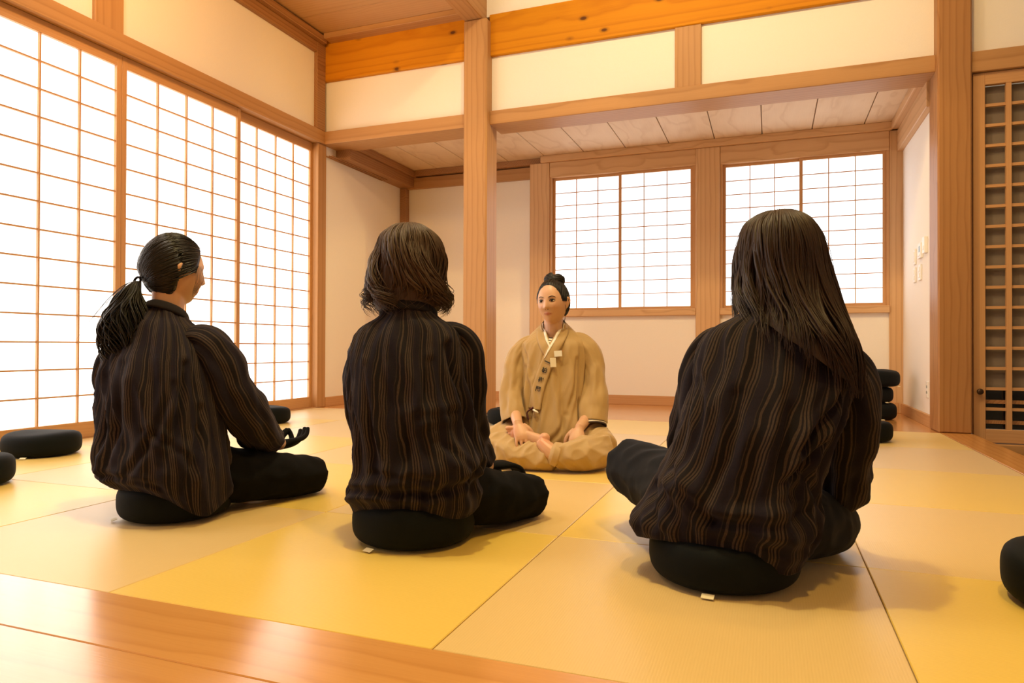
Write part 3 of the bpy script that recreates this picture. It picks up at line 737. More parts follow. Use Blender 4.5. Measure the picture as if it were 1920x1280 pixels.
# ---- garments
def torso(name, keys, mat, parent, m=110, n=150, wr=0.008, seed=0, neckdrop=0.0, pw=2.3, hem_in=True, extra=None, foldf=(7, 2.0)):
    """horizontal rings: rows (z, cx, cy, rx, ry, tiltx, tilty); u = metres round, v = metres up"""
    K = crom(keys, m)
    a = np.linspace(0, 2 * PI, n, endpoint=False)
    ca, sa = np.cos(a), np.sin(a)
    sx = np.sign(ca) * abs(ca) ** (2 / pw); sy = np.sign(sa) * abs(sa) ** (2 / pw)
    V, UV = [], []
    for i, k in enumerate(K):
        z, cx, cy, rx, ry, tx, ty = k
        x, y = cx + rx * sx, cy + ry * sy
        V.append(np.stack([x, y, z + tx * (x - cx) + ty * (y - cy)], 1))
        UV.append(np.stack([a * 0.205, np.full(n, z)], 1))
    V = np.array(V); UV = np.array(UV)
    C = np.stack([K[:, 1], K[:, 2], K[:, 0]], 1)[:, None, :]
    Nn = V - C; Nn[..., 2] *= 0.2; Nn /= np.linalg.norm(Nn, axis=2)[..., None] + 1e-9
    q = np.stack([ca[None, :] * foldf[0] / 4 + 0 * V[..., 2], sa[None, :] * foldf[0] / 4 + 0 * V[..., 2], V[..., 2] * foldf[1]], 2)
    q = q + seed * 3.1
    q[..., 0] += V[..., 2] * 2.0
    flat = q.reshape(-1, 3)
    f1 = nz3(flat, 1.0); f2 = nz3(flat + 9.7, 2.1); f3 = nz3(np.stack([flat[:, 0] * 2 + flat[:, 2], flat[:, 1] * 2, flat[:, 2] * 3.5], 1) + 4.4, 1.2)
    rid = lambda f: 1 - 2 * np.abs(f) ** 0.8
    D = (wr * (1.3 * f1 + 0.85 * rid(f2) - 0.3 + 0.6 * f3)).reshape(m, n)
    env = np.clip(np.linspace(0, 1, m) * 12, 0.3, 1) * np.clip((1 - np.linspace(0, 1, m)) * 6, 0.15, 1)
    V = V + Nn * (D * env[:, None])[..., None]
    if extra is not None: V = extra(V, Nn, K, a)
    V = V.reshape(-1, 3); UV = UV.reshape(-1, 2)
    F = grid_faces(m, n)
    if hem_in:
        c = C[0, 0]; inner = V[:n].copy(); inner[:, :2] = c[:2] + (inner[:, :2] - c[:2]) * 0.965; inner2 = inner.copy(); inner2[:, 2] += 0.012; inner2[:, :2] = c[:2] + (inner2[:, :2] - c[:2]) * 0.97
        o = len(V); V = np.vstack([V, inner, inner2]); UV = np.vstack([UV, UV[:n], UV[:n]])
        for j in range(n):
            j2 = (j + 1) % n
            F.append((j2, j, o + j, o + j2)); F.append((o + j2, o + j, o + n + j, o + n + j2))
    return mesh_obj(name, V, F, mat, parent, True, UV), V[:m * n].reshape(m, n, 3)
def creases(V, Nn, a, segs, sc=0.2):
    z = V[..., 2]
    for a0, z0, a1, z1, amp, wd in segs:
        dz, da = z1 - z0, np.angle(np.exp(1j * (a1 - a0))) * sc
        ax = np.angle(np.exp(1j * (a - a0)))[None, :] * sc; zz = z - z0
        t = np.clip((ax * da + zz * dz) / (da * da + dz * dz), 0, 1)
        bow = 0.012 * np.sin(t * PI)
        d = np.hypot(ax - t * da - bow, zz - t * dz)
        k = amp * (0.35 + 0.65 * np.sin(np.clip(t, 0.05, 0.95) * PI))
        V = V - Nn * (k * np.exp(-(d / wd) ** 2))[..., None] + Nn * (0.6 * k * np.exp(-((d - 2.1 * wd) / (1.3 * wd)) ** 2))[..., None]
    return V
def sleeve(name, path, rad, mat, parent, m=70, n=64, wr=0.006, seed=0, ref=(0, 1, 0), lining=None, u0=0.0, cuffcut=0.0):
    Vt, F, P = limb(path, rad, m, n, ref, caps=False)
    V = Vt.reshape(m, n, 3)
    a = np.linspace(0, 1, n, endpoint=False)
    L = np.concatenate([[0], np.cumsum(np.linalg.norm(np.diff(P, axis=0), axis=1))])
    ravg = np.mean([r if np.isscalar(r) else (r[0] + r[1]) / 2 for r in rad])
    UV = np.stack(np.broadcast_arrays(u0 + a[None, :] * 2 * PI * ravg, L[:, None]), 2).copy()
    Nn = V - P[:, None, :]; Nn /= np.linalg.norm(Nn, axis=2)[..., None] + 1e-9
    q = np.stack([np.cos(2 * PI * a)[None, :] * 1.3 + 0 * L[:, None], np.sin(2 * PI * a)[None, :] * 1.3 + 0 * L[:, None], L[:, None] * 9 + 0 * a[None, :]], 2).reshape(-1, 3) + seed * 5.3
    q2 = q.copy(); q2[:, 2] = q2[:, 2] * 0.4; 
    D = wr * (1.4 * nz3(q, 1.0) + 1.5 * nz3(q2, 1.4) + 0.5 * nz3(q + 3, 2.3))
    env = np.clip(L / L[-1] * 6, 0, 1) * np.clip((1 - L / L[-1]) * 8, 0.35, 1)
    V = V + Nn * (D.reshape(m, n) * env[:, None])[..., None]
    c = P[-1]; last = V[-1]
    T = P[-1] - P[-2]; T /= np.linalg.norm(T)
    in1 = c + (last - c) * 0.94; in2 = c - T * 0.025 + (last - c) * 0.90
    V = V.reshape(-1, 3); UV = UV.reshape(-1, 2)
    o = len(V); V = np.vstack([V, in1, in2]); UV = np.vstack([UV, UV[-n:], UV[-n:] - (0, 0.07)])
    nf = len(F)
    for j in range(n):
        j2 = (j + 1) % n
        F.append(((m - 1) * n + j, (m - 1) * n + j2, o + j2, o + j)); F.append((o + j, o + j2, o + n + j2, o + n + j))
    ob = mesh_obj(name, V, F, mat if lining is None else [mat, lining], parent, True, UV)
    if lining is not None:
        for i in range(nf, len(F)): ob.data.polygons[i].material_index = 1
    return ob
def trousers(name, legs, mat, parent, seed=0, voxel=0.008, wr=0.006, hips=None, skinny=1.0):
    parts = []
    for pth, rd in legs: parts.append(limb(pth, rd, 30, 22, (0, 0, 1))[:2])
    if hips: parts.append(ell(*hips, 28, 18))
    def post(co, no, me):
        f = nz3(co * (9, 9, 16) + seed, 1.0); g = nz3(co * (22, 22, 30) + seed + 5, 1.0)
        d = wr * (1.2 * (1 - 2 * abs(f)) + 0.5 * g)
        c2 = co + no * (d * np.clip(co[:, 2] * 25, 0, 1))[:, None]
        c2[:, 2] = np.maximum(c2[:, 2], 0.002 + 0 * c2[:, 2])
        return c2
    return fuse(name, parts, voxel, mat, parent, 4, post)

# ---- hair
def lock_strands(name, strands, mat, parent, k=5, under=None):
    """strands: list of (points (m,3), width); flattened tapered tubes in one mesh"""
    V, F, UV = [], [], []; o = 0
    if under is not None: V.append(under[0]); F += under[1]; UV.append(under[2]); o = len(under[0])
    for si, (P, wd) in enumerate(strands):
        P = np.asarray(P); m = len(P)
        T = np.gradient(P, axis=0); T /= np.linalg.norm(T, axis=1)[:, None] + 1e-9
        ref = np.array([0.3, 0.9, 0.31]); e1 = np.cross(T, ref); e1 /= np.linalg.norm(e1, axis=1)[:, None] + 1e-9
        e2 = np.cross(T, e1)
        t = np.linspace(0, 1, m); r = wd * np.clip(np.minimum(t * 8 + 0.4, 1), 0, 1) * np.clip((1 - t) * 2.2, 0.04, 1) ** 0.7
        a = np.linspace(0, 2 * PI, k, endpoint=False)
        ring = P[:, None, :] + r[:, None, None] * (np.cos(a)[None, :, None] * e1[:, None, :] + 0.6 * np.sin(a)[None, :, None] * e2[:, None, :])
        V.append(ring.reshape(-1, 3)); UV.append(np.stack([np.broadcast_to(a[None, :] / 40 + si * 0.37, (m, k)), np.broadcast_to(t[:, None], (m, k))], 2).reshape(-1, 2))
        F += [tuple(i + o for i in f) for f in grid_faces(m, k)]
        o += m * k
    return mesh_obj(name, np.vstack(V), F, mat, parent, True, np.vstack(UV))
class Env:
    """hair volume: rings (z, cx, cy, rx, ry) from the crown down"""
    def __init__(s, keys, m=60): s.K = crom(keys, m); s.m = m
    def pt(s, t, a, sc=1.0):
        x = np.clip(t, 0, 1) * (s.m - 1); i = np.minimum(x.astype(int), s.m - 2); f = (x - i)[:, None]
        k = s.K[i] * (1 - f) + s.K[i + 1] * f
        return np.stack([k[:, 1] + k[:, 3] * np.cos(a) * sc, k[:, 2] + k[:, 4] * np.sin(a) * sc, k[:, 0]], 1)
def env_hair(name, env, mat, parent, count, arc, wave=0.02, wavef=3.0, width=0.004, tend=lambda a: 1.0, seed=1, curl=0.0, sc=(0.88, 1.03), base=True, fly=12, lockf=3.6):
    R = np.random.RandomState(seed); st_ = []; under = None
    a0s, a1s = arc
    if base:
        m, n = 60, 90
        V = []
        for i, t in enumerate(np.linspace(0, 1, m)):
            a = np.linspace(a0s, a1s, n)
            te = np.array([tend(x) for x in a]) * 0.93
            V.append(np.concatenate([env.pt(np.array([t * te[j]]), np.array([a[j]]), 0.93 - 0.05 * t) for j in range(n)]))
        Vb = np.concatenate(V); uv = np.array([(j / n * 3, i / m) for i in range(m) for j in range(n)])
        # give the under-layer some depth
        q = nz3(np.stack([uv[:, 0] * 9, uv[:, 1] * 2.2, 0 * uv[:, 0]], 1) + seed)
        Vb[:, 0] += q * 0.008; Vb[:, 1] += q * 0.008
        Fb = grid_faces(m, n, False)
        inner = Vb.copy(); c = inner.reshape(m, n, 3).mean(1)[:, None, :]
        inner = (c + (inner.reshape(m, n, 3) - c) * 0.86).reshape(-1, 3)
        Fi = [tuple(reversed([i + m * n for i in f])) for f in Fb]
        under = (np.vstack([Vb, inner]), Fb + Fi, np.vstack([uv, uv]))
    for s in range(count):
        a0 = R.uniform(a0s, a1s); te = tend(a0) * R.uniform(0.86, 1.0); t0 = R.uniform(0.0, 0.35) ** 1.3
        m = 26; t = np.linspace(t0, te, m); tt = np.linspace(0, 1, m)
        gi = math.floor(a0 * lockf + R.uniform(-0.25, 0.25))       # neighbours wave together as one lock
        ph = (math.sin(gi * 12.9898 + seed) * 43758.5 % 1) * 6.3 + R.uniform(-0.35, 0.35)
        ac = (gi + 0.5) / lockf
        amp = wave * (0.06 + tt ** 1.6 * 1.5) * R.uniform(0.6, 1.3)
        a = a0 + (ac - a0) * 0.55 * tt ** 1.5 + amp * 3.2 * np.sin(tt * wavef * PI + ph)
        scl = sc[0] + (sc[1] - sc[0]) * R.uniform(0.0, 1.0) * (0.6 + 0.4 * tt) + 0.040 * tt * np.sin(tt * wavef * PI + ph + 1.3) * (1 + 6 * curl)
        P = env.pt(t, a, 1.0) ; C_ = env.pt(t, a, 0.0)
        P = C_ + (P - C_) * scl[:, None]
        P[:, 2] += curl * 0.05 * tt ** 3 * R.uniform(-0.2, 1)
        st_.append((P, width * R.uniform(0.5, 1.4)))
    for s in range(fly):
        a0 = R.uniform(a0s, a1s); te = tend(a0); m = 22; t = np.linspace(R.uniform(0.0, 0.5), te, m); tt = np.linspace(0, 1, m)
        a = a0 + wave * 7 * tt * np.sin(tt * 4 + s); P = env.pt(t, a, 1.0); C_ = env.pt(t, a, 0.0)
        P = C_ + (P - C_) * (1.02 + 0.10 * tt * R.uniform(0, 1))[:, None]
        st_.append((P, 0.0007))
    return lock_strands(name, st_, mat, parent, under=under)
def person(loc, ang, label):
    e = empty('person', loc); e.rotation_euler = (0, 0, math.radians(ang)); tag(e, label, 'person')
    return e
def tone_attr(ob, Mx=None, blush=()):
    me = ob.data; n = len(me.vertices)
    co = np.empty(n * 3); me.vertices.foreach_get('co', co); co = co.reshape(-1, 3)
    c = np.zeros((n, 4)); c[:, 3] = 1
    if Mx is not None:
        A = np.array(Mx.inverted()); h = co @ A[:3, :3].T + A[:3, 3]
        lip = np.exp(-((h[:, 0] / 0.021) ** 4)) * np.exp(-(((h[:, 2] + 0.0638 - 0.0 * abs(h[:, 0])) / (0.0085 - 0.18 * np.minimum(abs(h[:, 0]), 0.03))) ** 4)) * (h[:, 1] > 0.06)
        c[:, 0] = np.clip(lip * 0.9, 0, 1)
        ck = np.exp(-((abs(h[:, 0]) - 0.042) / 0.016) ** 2) * np.exp(-((h[:, 2] + 0.030) / 0.018) ** 2) * (h[:, 1] > 0.03)
        c[:, 1] = ck * 0.25
    for p, r in blush:
        c[:, 1] = np.maximum(c[:, 1], 0.7 * np.exp(-(np.linalg.norm(co - np.array(p), axis=1) / r) ** 2))
    at = me.color_attributes.new('tone', 'FLOAT_COLOR', 'POINT'); at.data.foreach_set('color', c.ravel())
# ------------------------------------------------------------------ cap hair (pulled back hair)
def cap_hair(name, Mx, tie, mat, parent, face_cut, seed=2, count=420, thick=0.008, extra=(), width=0.0028, nape=-0.62):
    """combed back hair: an under-cap that follows the skull and locks that sweep from the hairline to the tie"""
    R = np.random.RandomState(seed)
    nu, nv = 96, 60
    def hs(d, off): 
        p = np.array(head_surf(d)); dd = np.array(d)
        if dd[1] > 0: p = np.array((0.075 * d[0], 0.094 * d[1], 0.117 * d[2]))
        return p + dd * off
    keep = {}; V = []; UV = []
    for i in range(nv):
        for j in range(nu):
            t, p = PI * (i + 0.5) / nv * 0.80, 2 * PI * j / nu
            d = (math.sin(t) * math.cos(p), math.sin(t) * math.sin(p), math.cos(t))
            c = face_cut(d)
            V.append(hs(d, thick * min(1, max(-1.5, c * 7))))
            UV.append((j / nu * 3, i / nv))
            keep[(i, j)] = c > -0.02 and d[2] > nape
    F = []
    for i in range(nv - 1):
        for j in range(nu):
            j2 = (j + 1) % nu
            if keep[(i, j)] and keep[(i, j2)] and keep[(i + 1, j)] and keep[(i + 1, j2)]:
                F.append((i * nu + j, (i + 1) * nu + j, (i + 1) * nu + j2, i * nu + j2))
    top = len(V); V.append(hs((0, 0, 1), thick)); UV.append((0, 0))
    for j in range(nu): F.append((top, j, (j + 1) % nu))
    A = np.array(Mx); V = np.array(V) @ A[:3, :3].T + A[:3, 3]
    td = np.array(tie, float); td /= np.linalg.norm(td)
    S_ = []
    n = 0
    while n < count:
        d = R.normal(size=3); d /= np.linalg.norm(d)
        c = face_cut(d)
        if not (0.0 < c) or d[2] < nape: continue
        if R.rand() < 0.45 and c > 0.35: continue
        om = math.acos(max(-1, min(1, float(d @ td))))
        if om < 0.25: continue
        m = 16; t = np.linspace(0, 0.97, m)
        P = []
        for k in t:
            q = (math.sin((1 - k) * om) * d + math.sin(k * om) * td) / math.sin(om)
            q /= np.linalg.norm(q)
            P.append(hs(q, thick * (min(1, max(0.1, c * 7 + k * 6))) + 0.0012 * R.rand()))
        P = np.array(P) @ A[:3, :3].T + A[:3, 3]
        S_.append((P, width * R.uniform(0.5, 1.3))); n += 1
    S_ += list(extra)
    return lock_strands(name, S_, mat, parent, 5, (V, F, np.array(UV)))

# ================================================================== woman 1: ponytail, seen in right profile
p1 = person((-0.47, 0.63, 0), 0, 'woman with a dark ponytail in a striped jacket, nearest the shoji screens')
HW, HF, HM = head_piece(1.03, (-0.045, 0.032, 0.816), math.radians(-24), math.radians(-3))
arm_r = limb([(0.09, -0.01, 0.54), (0.180, 0.045, 0.42), (0.190, 0.105, 0.33), (0.165, 0.25, 0.232), (0.142, 0.36, 0.190)], [0.045, 0.042, 0.038, 0.030, 0.024], 24, 16)[:2]
arm_l = limb([(-0.16, -0.02, 0.56), (-0.22, 0.02, 0.40), (-0.23, 0.10, 0.30), (-0.235, 0.22, 0.20), (-0.25, 0.29, 0.165)], [0.045, 0.042, 0.038, 0.030, 0.024], 24, 16)[:2]
def trunk(sx, top, cx=0.0, cy=0.0, base=0.12):
    return [limb([(0, 0, base), (cx * 0.3, -0.01, 0.30), (cx * 0.8, cy - 0.02, 0.48), (cx, cy - 0.01, top - 0.06), (cx, cy, top)], [(0.13, 0.10), (0.11, 0.085), (0.13, 0.085), (0.11 * sx, 0.07), (0.05, 0.05)], 30, 24, (0, 1, 0))[:2]]
parts = [(HW, HF)] + ear_piece(HM, 1) + ear_piece(HM, -1)
parts += [limb([(-0.045, 0.0, 0.60), (-0.045, 0.008, 0.68), (-0.045, 0.015, 0.76)], [(0.056, 0.056), (0.050, 0.052), (0.052, 0.056)], 14, 20)[:2]]
parts += trunk(1, 0.64, -0.045, 0.0) + [arm_r, arm_l]
parts += hand_pieces((-0.25, 0.29, 0.165), (-0.10, 0.98, -0.15), (0, 0, -1), 1, 0.35, 0.92)
parts += [limb([(0.10, 0, 0.14), (0.20, 0.38, 0.07), (0.0, 0.36, 0.05), (-0.12, 0.28, 0.05)], [0.07, 0.05, 0.035, 0.03], 24, 14)[:2], limb([(-0.10, 0, 0.14), (-0.26, 0.36, 0.09), (-0.05, 0.26, 0.06), (0.08, 0.22, 0.05)], [0.07, 0.05, 0.035, 0.03], 24, 14)[:2]]
b = fuse('body', parts, 0.0046, M['skin'], p1, 3); tone_attr(b, HM)
fuse('glove', hand_pieces((0.140, 0.372, 0.186), (-0.06, 0.98, 0.04), (0.45, -0.1, -1), -1, 0.42, 1.10, ring=True, fat=1.3), 0.0028, M['glove'], p1, 2)['label'] = 'black glove on the right hand, thumb and finger forming a ring'
trousers('trousers', [([(0.08, -0.02, 0.15), (0.15, 0.14, 0.110), (0.21, 0.32, 0.080), (0.245, 0.44, 0.066)], [0.10, 0.090, 0.078, 0.066]),
                      ([(0.245, 0.44, 0.066), (0.13, 0.44, 0.062), (-0.02, 0.38, 0.06), (-0.10, 0.30, 0.05)], [0.064, 0.060, 0.056, 0.05]),
                      ([(-0.08, -0.02, 0.15), (-0.17, 0.16, 0.125), (-0.26, 0.36, 0.085)], [0.10, 0.095, 0.075]),
                      ([(-0.26, 0.36, 0.085), (-0.10, 0.28, 0.07), (0.06, 0.22, 0.06)], [0.068, 0.06, 0.05])], M['trouser_dark'], p1, 1, hips=((0, 0.0, 0.165), (0.17, 0.14, 0.045)))
def ext1(V, Nn, K, a):
    # gathered cloth over the hem, long fold falling on the right side
    z = V[..., 2]
    for ang, amp, zc, zw in ((-1.9, 0.020, 0.20, 0.07), (-0.6, 0.025, 0.17, 0.08), (-2.8, 0.012, 0.3, 0.1)):
        w_ = np.exp(-((np.angle(np.exp(1j * (a - ang)))) / 0.5) ** 2)[None, :] * np.exp(-((z - zc) / zw) ** 2)
        V = V + Nn * (amp * w_)[..., None]
    V = creases(V, Nn, a, [(-0.45, 0.50, -0.95, 0.20, 0.022, 0.012), (-0.7, 0.44, -1.5, 0.16, 0.014, 0.010), (-0.2, 0.36, -0.7, 0.14, 0.020, 0.012), (-1.55, 0.50, -1.9, 0.15, 0.011, 0.011),
        (-2.0, 0.46, -2.1, 0.14, 0.012, 0.010), (-2.45, 0.44, -2.4, 0.13, 0.010, 0.012), (-1.2, 0.30, -0.5, 0.20, 0.014, 0.010), (-1.9, 0.155, -1.0, 0.14, 0.014, 0.008), (-2.7, 0.15, -1.9, 0.145, 0.012, 0.008)])
    # hem: hangs lower on the right and front-right
    low = np.exp(-((np.angle(np.exp(1j * (a + 0.35)))) / 0.55) ** 2)[None, :]
    V[..., 2] -= 0.085 * low * np.clip((0.22 - K[:, 0]) / 0.12, 0, 1)[:, None]
    return V
torso('jacket', [(0.105, 0.01, -0.01, 0.205, 0.165, 0, 0), (0.135, 0.0, -0.02, 0.212, 0.172, 0, 0), (0.18, 0.0, -0.03, 0.212, 0.168, 0, 0), (0.27, -0.01, -0.035, 0.207, 0.155, 0, 0), (0.38, -0.025, -0.04, 0.205, 0.145, 0, 0), (0.49, -0.04, -0.035, 0.200, 0.130, 0, 0), (0.57, -0.05, -0.02, 0.180, 0.112, 0, 0.05), (0.615, -0.05, -0.010, 0.140, 0.092, 0, -0.1), (0.645, -0.047, 0.0, 0.092, 0.074, 0, -0.2), (0.672, -0.045, 0.006, 0.062, 0.062, 0, -0.35)],
      M['stripe'], p1, seed=1, wr=0.014, foldf=(8, 1.7), extra=ext1)
sleeve('sleeve', [(0.01, -0.02, 0.54), (0.10, 0.0, 0.560), (0.165, 0.02, 0.505), (0.195, 0.05, 0.41), (0.205, 0.11, 0.32), (0.172, 0.22, 0.240), (0.152, 0.285, 0.212)], [(0.04, 0.03), (0.066, 0.048), (0.076, 0.066), (0.080, 0.078), (0.076, 0.075), (0.064, 0.060), (0.058, 0.052)], M['stripe'], p1, seed=1, wr=0.011)
sleeve('sleeve', [(-0.10, -0.03, 0.53), (-0.17, -0.025, 0.545), (-0.232, -0.02, 0.49), (-0.255, 0.0, 0.41), (-0.255, 0.07, 0.30), (-0.225, 0.20, 0.22), (-0.21, 0.25, 0.20)], [(0.04, 0.03), (0.062, 0.05), (0.070, 0.066), (0.078, 0.075), (0.074, 0.07), (0.064, 0.06), (0.058, 0.052)], M['stripe'], p1, seed=2, wr=0.008)
V, F, _ = limb([(-0.045 + 0.066 * math.cos(t), 0.004 + 0.064 * math.sin(t), 0.672 - 0.030 * math.sin(t)) for t in np.linspace(-PI * 1.35, PI * 0.35, 24)], [(0.006, 0.018)] * 24, 60, 10, (0, 0, 1))
mesh_obj('collar', V, F, M['stripe_plain'], p1, True)
fc = lambda d: -(d[1] * 0.90 - d[2] * 0.42) + 0.50 - 0.25 * max(0, abs(d[0]) - 0.75) * (d[2] < 0.25) + 0.0
def fc1(d):
    # hairline: forehead, temple, above the ear, nape
    f = 0.52 - (d[1] * 0.93 - d[2] * 0.38)
    if d[2] < -0.05: f = min(f, (-d[1] - 0.02) * 1.2 + 0.0 - 0.25 * (d[2] + 0.05) * -1)
    return f
R = np.random.RandomState(5)
tie = (-0.12, -0.92, -0.38)
tw = hpt(HM, np.array(tie) * np.array((0.085, 0.115, 0.12)))
ex = []
for k in range(400):
    a, r = R.uniform(0, 2 * PI), math.sqrt(R.rand())
    ln = R.uniform(0.75, 1.18)
    tip = 0.475 + 0.06 * R.rand()
    pts = []
    for t in np.linspace(0, 1, 20):
        c = np.array([tw[0] - 0.050 * t + 0.048 * t ** 2, tw[1] - 0.055 * math.sin(min(1, t * 1.2) * PI / 2) + 0.015 * t, tw[2] + 0.006 * math.sin(t * PI) - (tw[2] - tip) * t ** 1.0 * ln])
        rr = 0.013 + 0.062 * math.sin(min(1, t * 0.80) ** 1.05 * PI) ** 1.15
        wv = 0.020 * t * math.sin(t * 10 + a * 2 + r * 2)
        pts.append(c + np.array([math.cos(a) * rr * r + wv, math.sin(a) * rr * r * 0.75 + wv * 0.5, 0.012 * math.sin(t * 7 + a * 3) * t]))
    ex.append((np.array(pts), 0.0045 * R.uniform(0.4, 1.3)))
for k in range(22):
    a = R.uniform(0, 2 * PI); pts = []
    for t in np.linspace(0, 1, 16):
        pts.append(tw + np.array([-0.10 * t + 0.03 * math.cos(a) * t, -0.09 * t ** 0.6 + 0.05 * math.sin(a) * t ** 2, -0.20 * t ** 1.5]))
    ex.append((np.array(pts), 0.0006))
# loose side lock in front of the ear
for k in range(7):
    P = [hpt(HM, (0.070, 0.045 + 0.003 * k, 0.02)), hpt(HM, (0.078, 0.045 + 0.004 * k, -0.03)), hpt(HM, (0.074, 0.038 + 0.002 * k, -0.07)), hpt(HM, (0.068, 0.040 + 0.006 * k, -0.10))]
    ex.append((crom(P, 14), 0.0009))
cap_hair('hair', HM, tie, M['hair_black'], p1, fc1, 3, 520, 0.010, ex)
V, F, _ = limb([tw + np.array([0.014 * math.cos(t), 0.004 * math.sin(t), 0.014 * math.sin(t)]) for t in np.linspace(0, 2 * PI, 16)], [0.004] * 16, 32, 8, (0, 1, 0))
mesh_obj('hair_tie', V, F, M['stripe_plain'], p1, True)

# ================================================================== woman 2: short wavy hair, from behind
p2 = person((0.431, 0.68, 0), 15, 'woman with shoulder-length wavy brown hair, in the middle with her back turned')
HW, HF, HM = head_piece(0.96, (-0.045, 0.045, 0.812), math.radians(-12))
parts = [(HW, HF)] + ear_piece(HM, 1) + ear_piece(HM, -1)
parts += [limb([(-0.035, 0.0, 0.58), (-0.038, 0.008, 0.66), (-0.042, 0.02, 0.75)], [(0.056, 0.056), (0.050, 0.052), (0.052, 0.056)], 14, 20)[:2]]
parts += trunk(1, 0.63, -0.035, 0.0)
parts += [limb([(0.11, 0.0, 0.55), (0.135, 0.04, 0.42), (0.13, 0.12, 0.31), (0.15, 0.27, 0.20), (0.150, 0.395, 0.137)], [0.045, 0.042, 0.038, 0.030, 0.024], 24, 16)[:2],
          limb([(-0.15, 0.0, 0.55), (-0.18, 0.03, 0.42), (-0.19, 0.12, 0.31), (-0.18, 0.27, 0.20), (-0.18, 0.34, 0.17)], [0.045, 0.042, 0.038, 0.030, 0.024], 24, 16)[:2]]
parts += hand_pieces((-0.18, 0.34, 0.17), (-0.2, 0.95, -0.2), (0, 0, 1), -1, 0.4, 0.92)
parts += [limb([(0.10, 0, 0.14), (0.27, 0.25, 0.06), (0.05, 0.30, 0.05), (-0.10, 0.26, 0.05)], [0.07, 0.05, 0.035, 0.03], 24, 14)[:2], limb([(-0.10, 0, 0.14), (-0.18, 0.36, 0.07), (-0.05, 0.28, 0.06), (0.08, 0.24, 0.05)], [0.07, 0.05, 0.035, 0.03], 24, 14)[:2]]
b = fuse('body', parts, 0.005, M['skin'], p2, 3); tone_attr(b, HM)
fuse('glove', hand_pieces((0.150, 0.400, 0.135), (0.75, 0.66, -0.02), (0, 0, 1), 1, 0.5, 1.12, fat=1.25), 0.0028, M['glove'], p2, 2)['label'] = 'black glove on the right hand'
trousers('trousers', [([(0.08, -0.02, 0.15), (0.18, 0.09, 0.100), (0.26, 0.19, 0.078), (0.318, 0.265, 0.066)], [0.10, 0.085, 0.076, 0.068]),
                      ([(0.318, 0.265, 0.066), (0.19, 0.31, 0.062), (0.02, 0.32, 0.06), (-0.10, 0.28, 0.05)], [0.070, 0.062, 0.058, 0.05]),
                      ([(-0.08, -0.02, 0.15), (-0.12, 0.18, 0.115), (-0.19, 0.38, 0.075)], [0.10, 0.090, 0.070]),
                      ([(-0.19, 0.38, 0.075), (-0.08, 0.30, 0.07), (0.06, 0.24, 0.06)], [0.068, 0.06, 0.05])], M['trouser_dark'], p2, 2, hips=((0, 0.0, 0.165), (0.165, 0.14, 0.05)))
def ext2(V, Nn, K, a):
    z = V[..., 2]
    for ang, amp, zc, zw, sl in ((-2.5, 0.014, 0.17, 0.03, 0.0), (-1.2, 0.020, 0.215, 0.04, 0.12), (-0.5, 0.02, 0.23, 0.05, 0.1), (-0.9, 0.012, 0.36, 0.05, 0.35)):
        w_ = np.exp(-((np.angle(np.exp(1j * (a - ang)))) / 0.7) ** 2)[None, :] * np.exp(-((z - zc - sl * (V[..., 0])) / zw) ** 2)
        V = V + Nn * (amp * w_)[..., None]
    V = creases(V, Nn, a, [(-2.7, 0.165, -1.3, 0.165, 0.022, 0.010), (-1.3, 0.165, -0.3, 0.225, 0.020, 0.010), (-0.75, 0.56, -0.35, 0.24, 0.024, 0.014), (-1.1, 0.52, -1.35, 0.36, 0.012, 0.010), (-1.35, 0.37, -0.7, 0.38, 0.014, 0.009),
        (-1.5, 0.36, -1.7, 0.20, 0.012, 0.011), (-2.1, 0.50, -2.0, 0.22, 0.009, 0.012), (-2.5, 0.42, -2.35, 0.20, 0.010, 0.010), (-1.1, 0.30, -0.6, 0.20, 0.012, 0.010), (-2.0, 0.215, -1.2, 0.20, 0.010, 0.008)])
    low = np.exp(-((np.angle(np.exp(1j * (a + 0.7)))) / 0.6) ** 2)[None, :] * 0.03 + np.exp(-((np.angle(np.exp(1j * (a + 2.75)))) / 0.4) ** 2)[None, :] * 0.03
    V[..., 2] -= low * np.clip((0.22 - K[:, 0]) / 0.12, 0, 1)[:, None]
    return V
torso('jacket', [(0.112, 0.0, -0.015, 0.188, 0.165, 0, 0), (0.145, 0.0, -0.02, 0.196, 0.170, 0, 0), (0.185, 0.0, -0.03, 0.178, 0.152, 0, 0), (0.22, 0.0, -0.03, 0.186, 0.155, 0, 0), (0.33, -0.012, -0.035, 0.182, 0.140, 0, 0), (0.46, -0.028, -0.03, 0.172, 0.126, 0, 0), (0.55, -0.030, -0.02, 0.164, 0.112, 0, 0.05), (0.605, -0.028, -0.010, 0.145, 0.092, 0, -0.1), (0.636, -0.032, 0.0, 0.098, 0.076, 0, -0.2), (0.662, -0.035, 0.004, 0.074, 0.066, 0, -0.3)],
      M['stripe'], p2, seed=3, wr=0.012, extra=ext2, foldf=(8, 1.7))
sleeve('sleeve', [(0.0, -0.02, 0.56), (0.075, -0.012, 0.580), (0.120, -0.006, 0.552), (0.132, 0.004, 0.46), (0.126, 0.07, 0.34), (0.135, 0.22, 0.235), (0.145, 0.30, 0.185)], [(0.03, 0.03), (0.058, 0.040), (0.068, 0.058), (0.064, 0.064), (0.062, 0.062), (0.052, 0.052), (0.046, 0.044)], M['stripe'], p2, seed=4, wr=0.009)
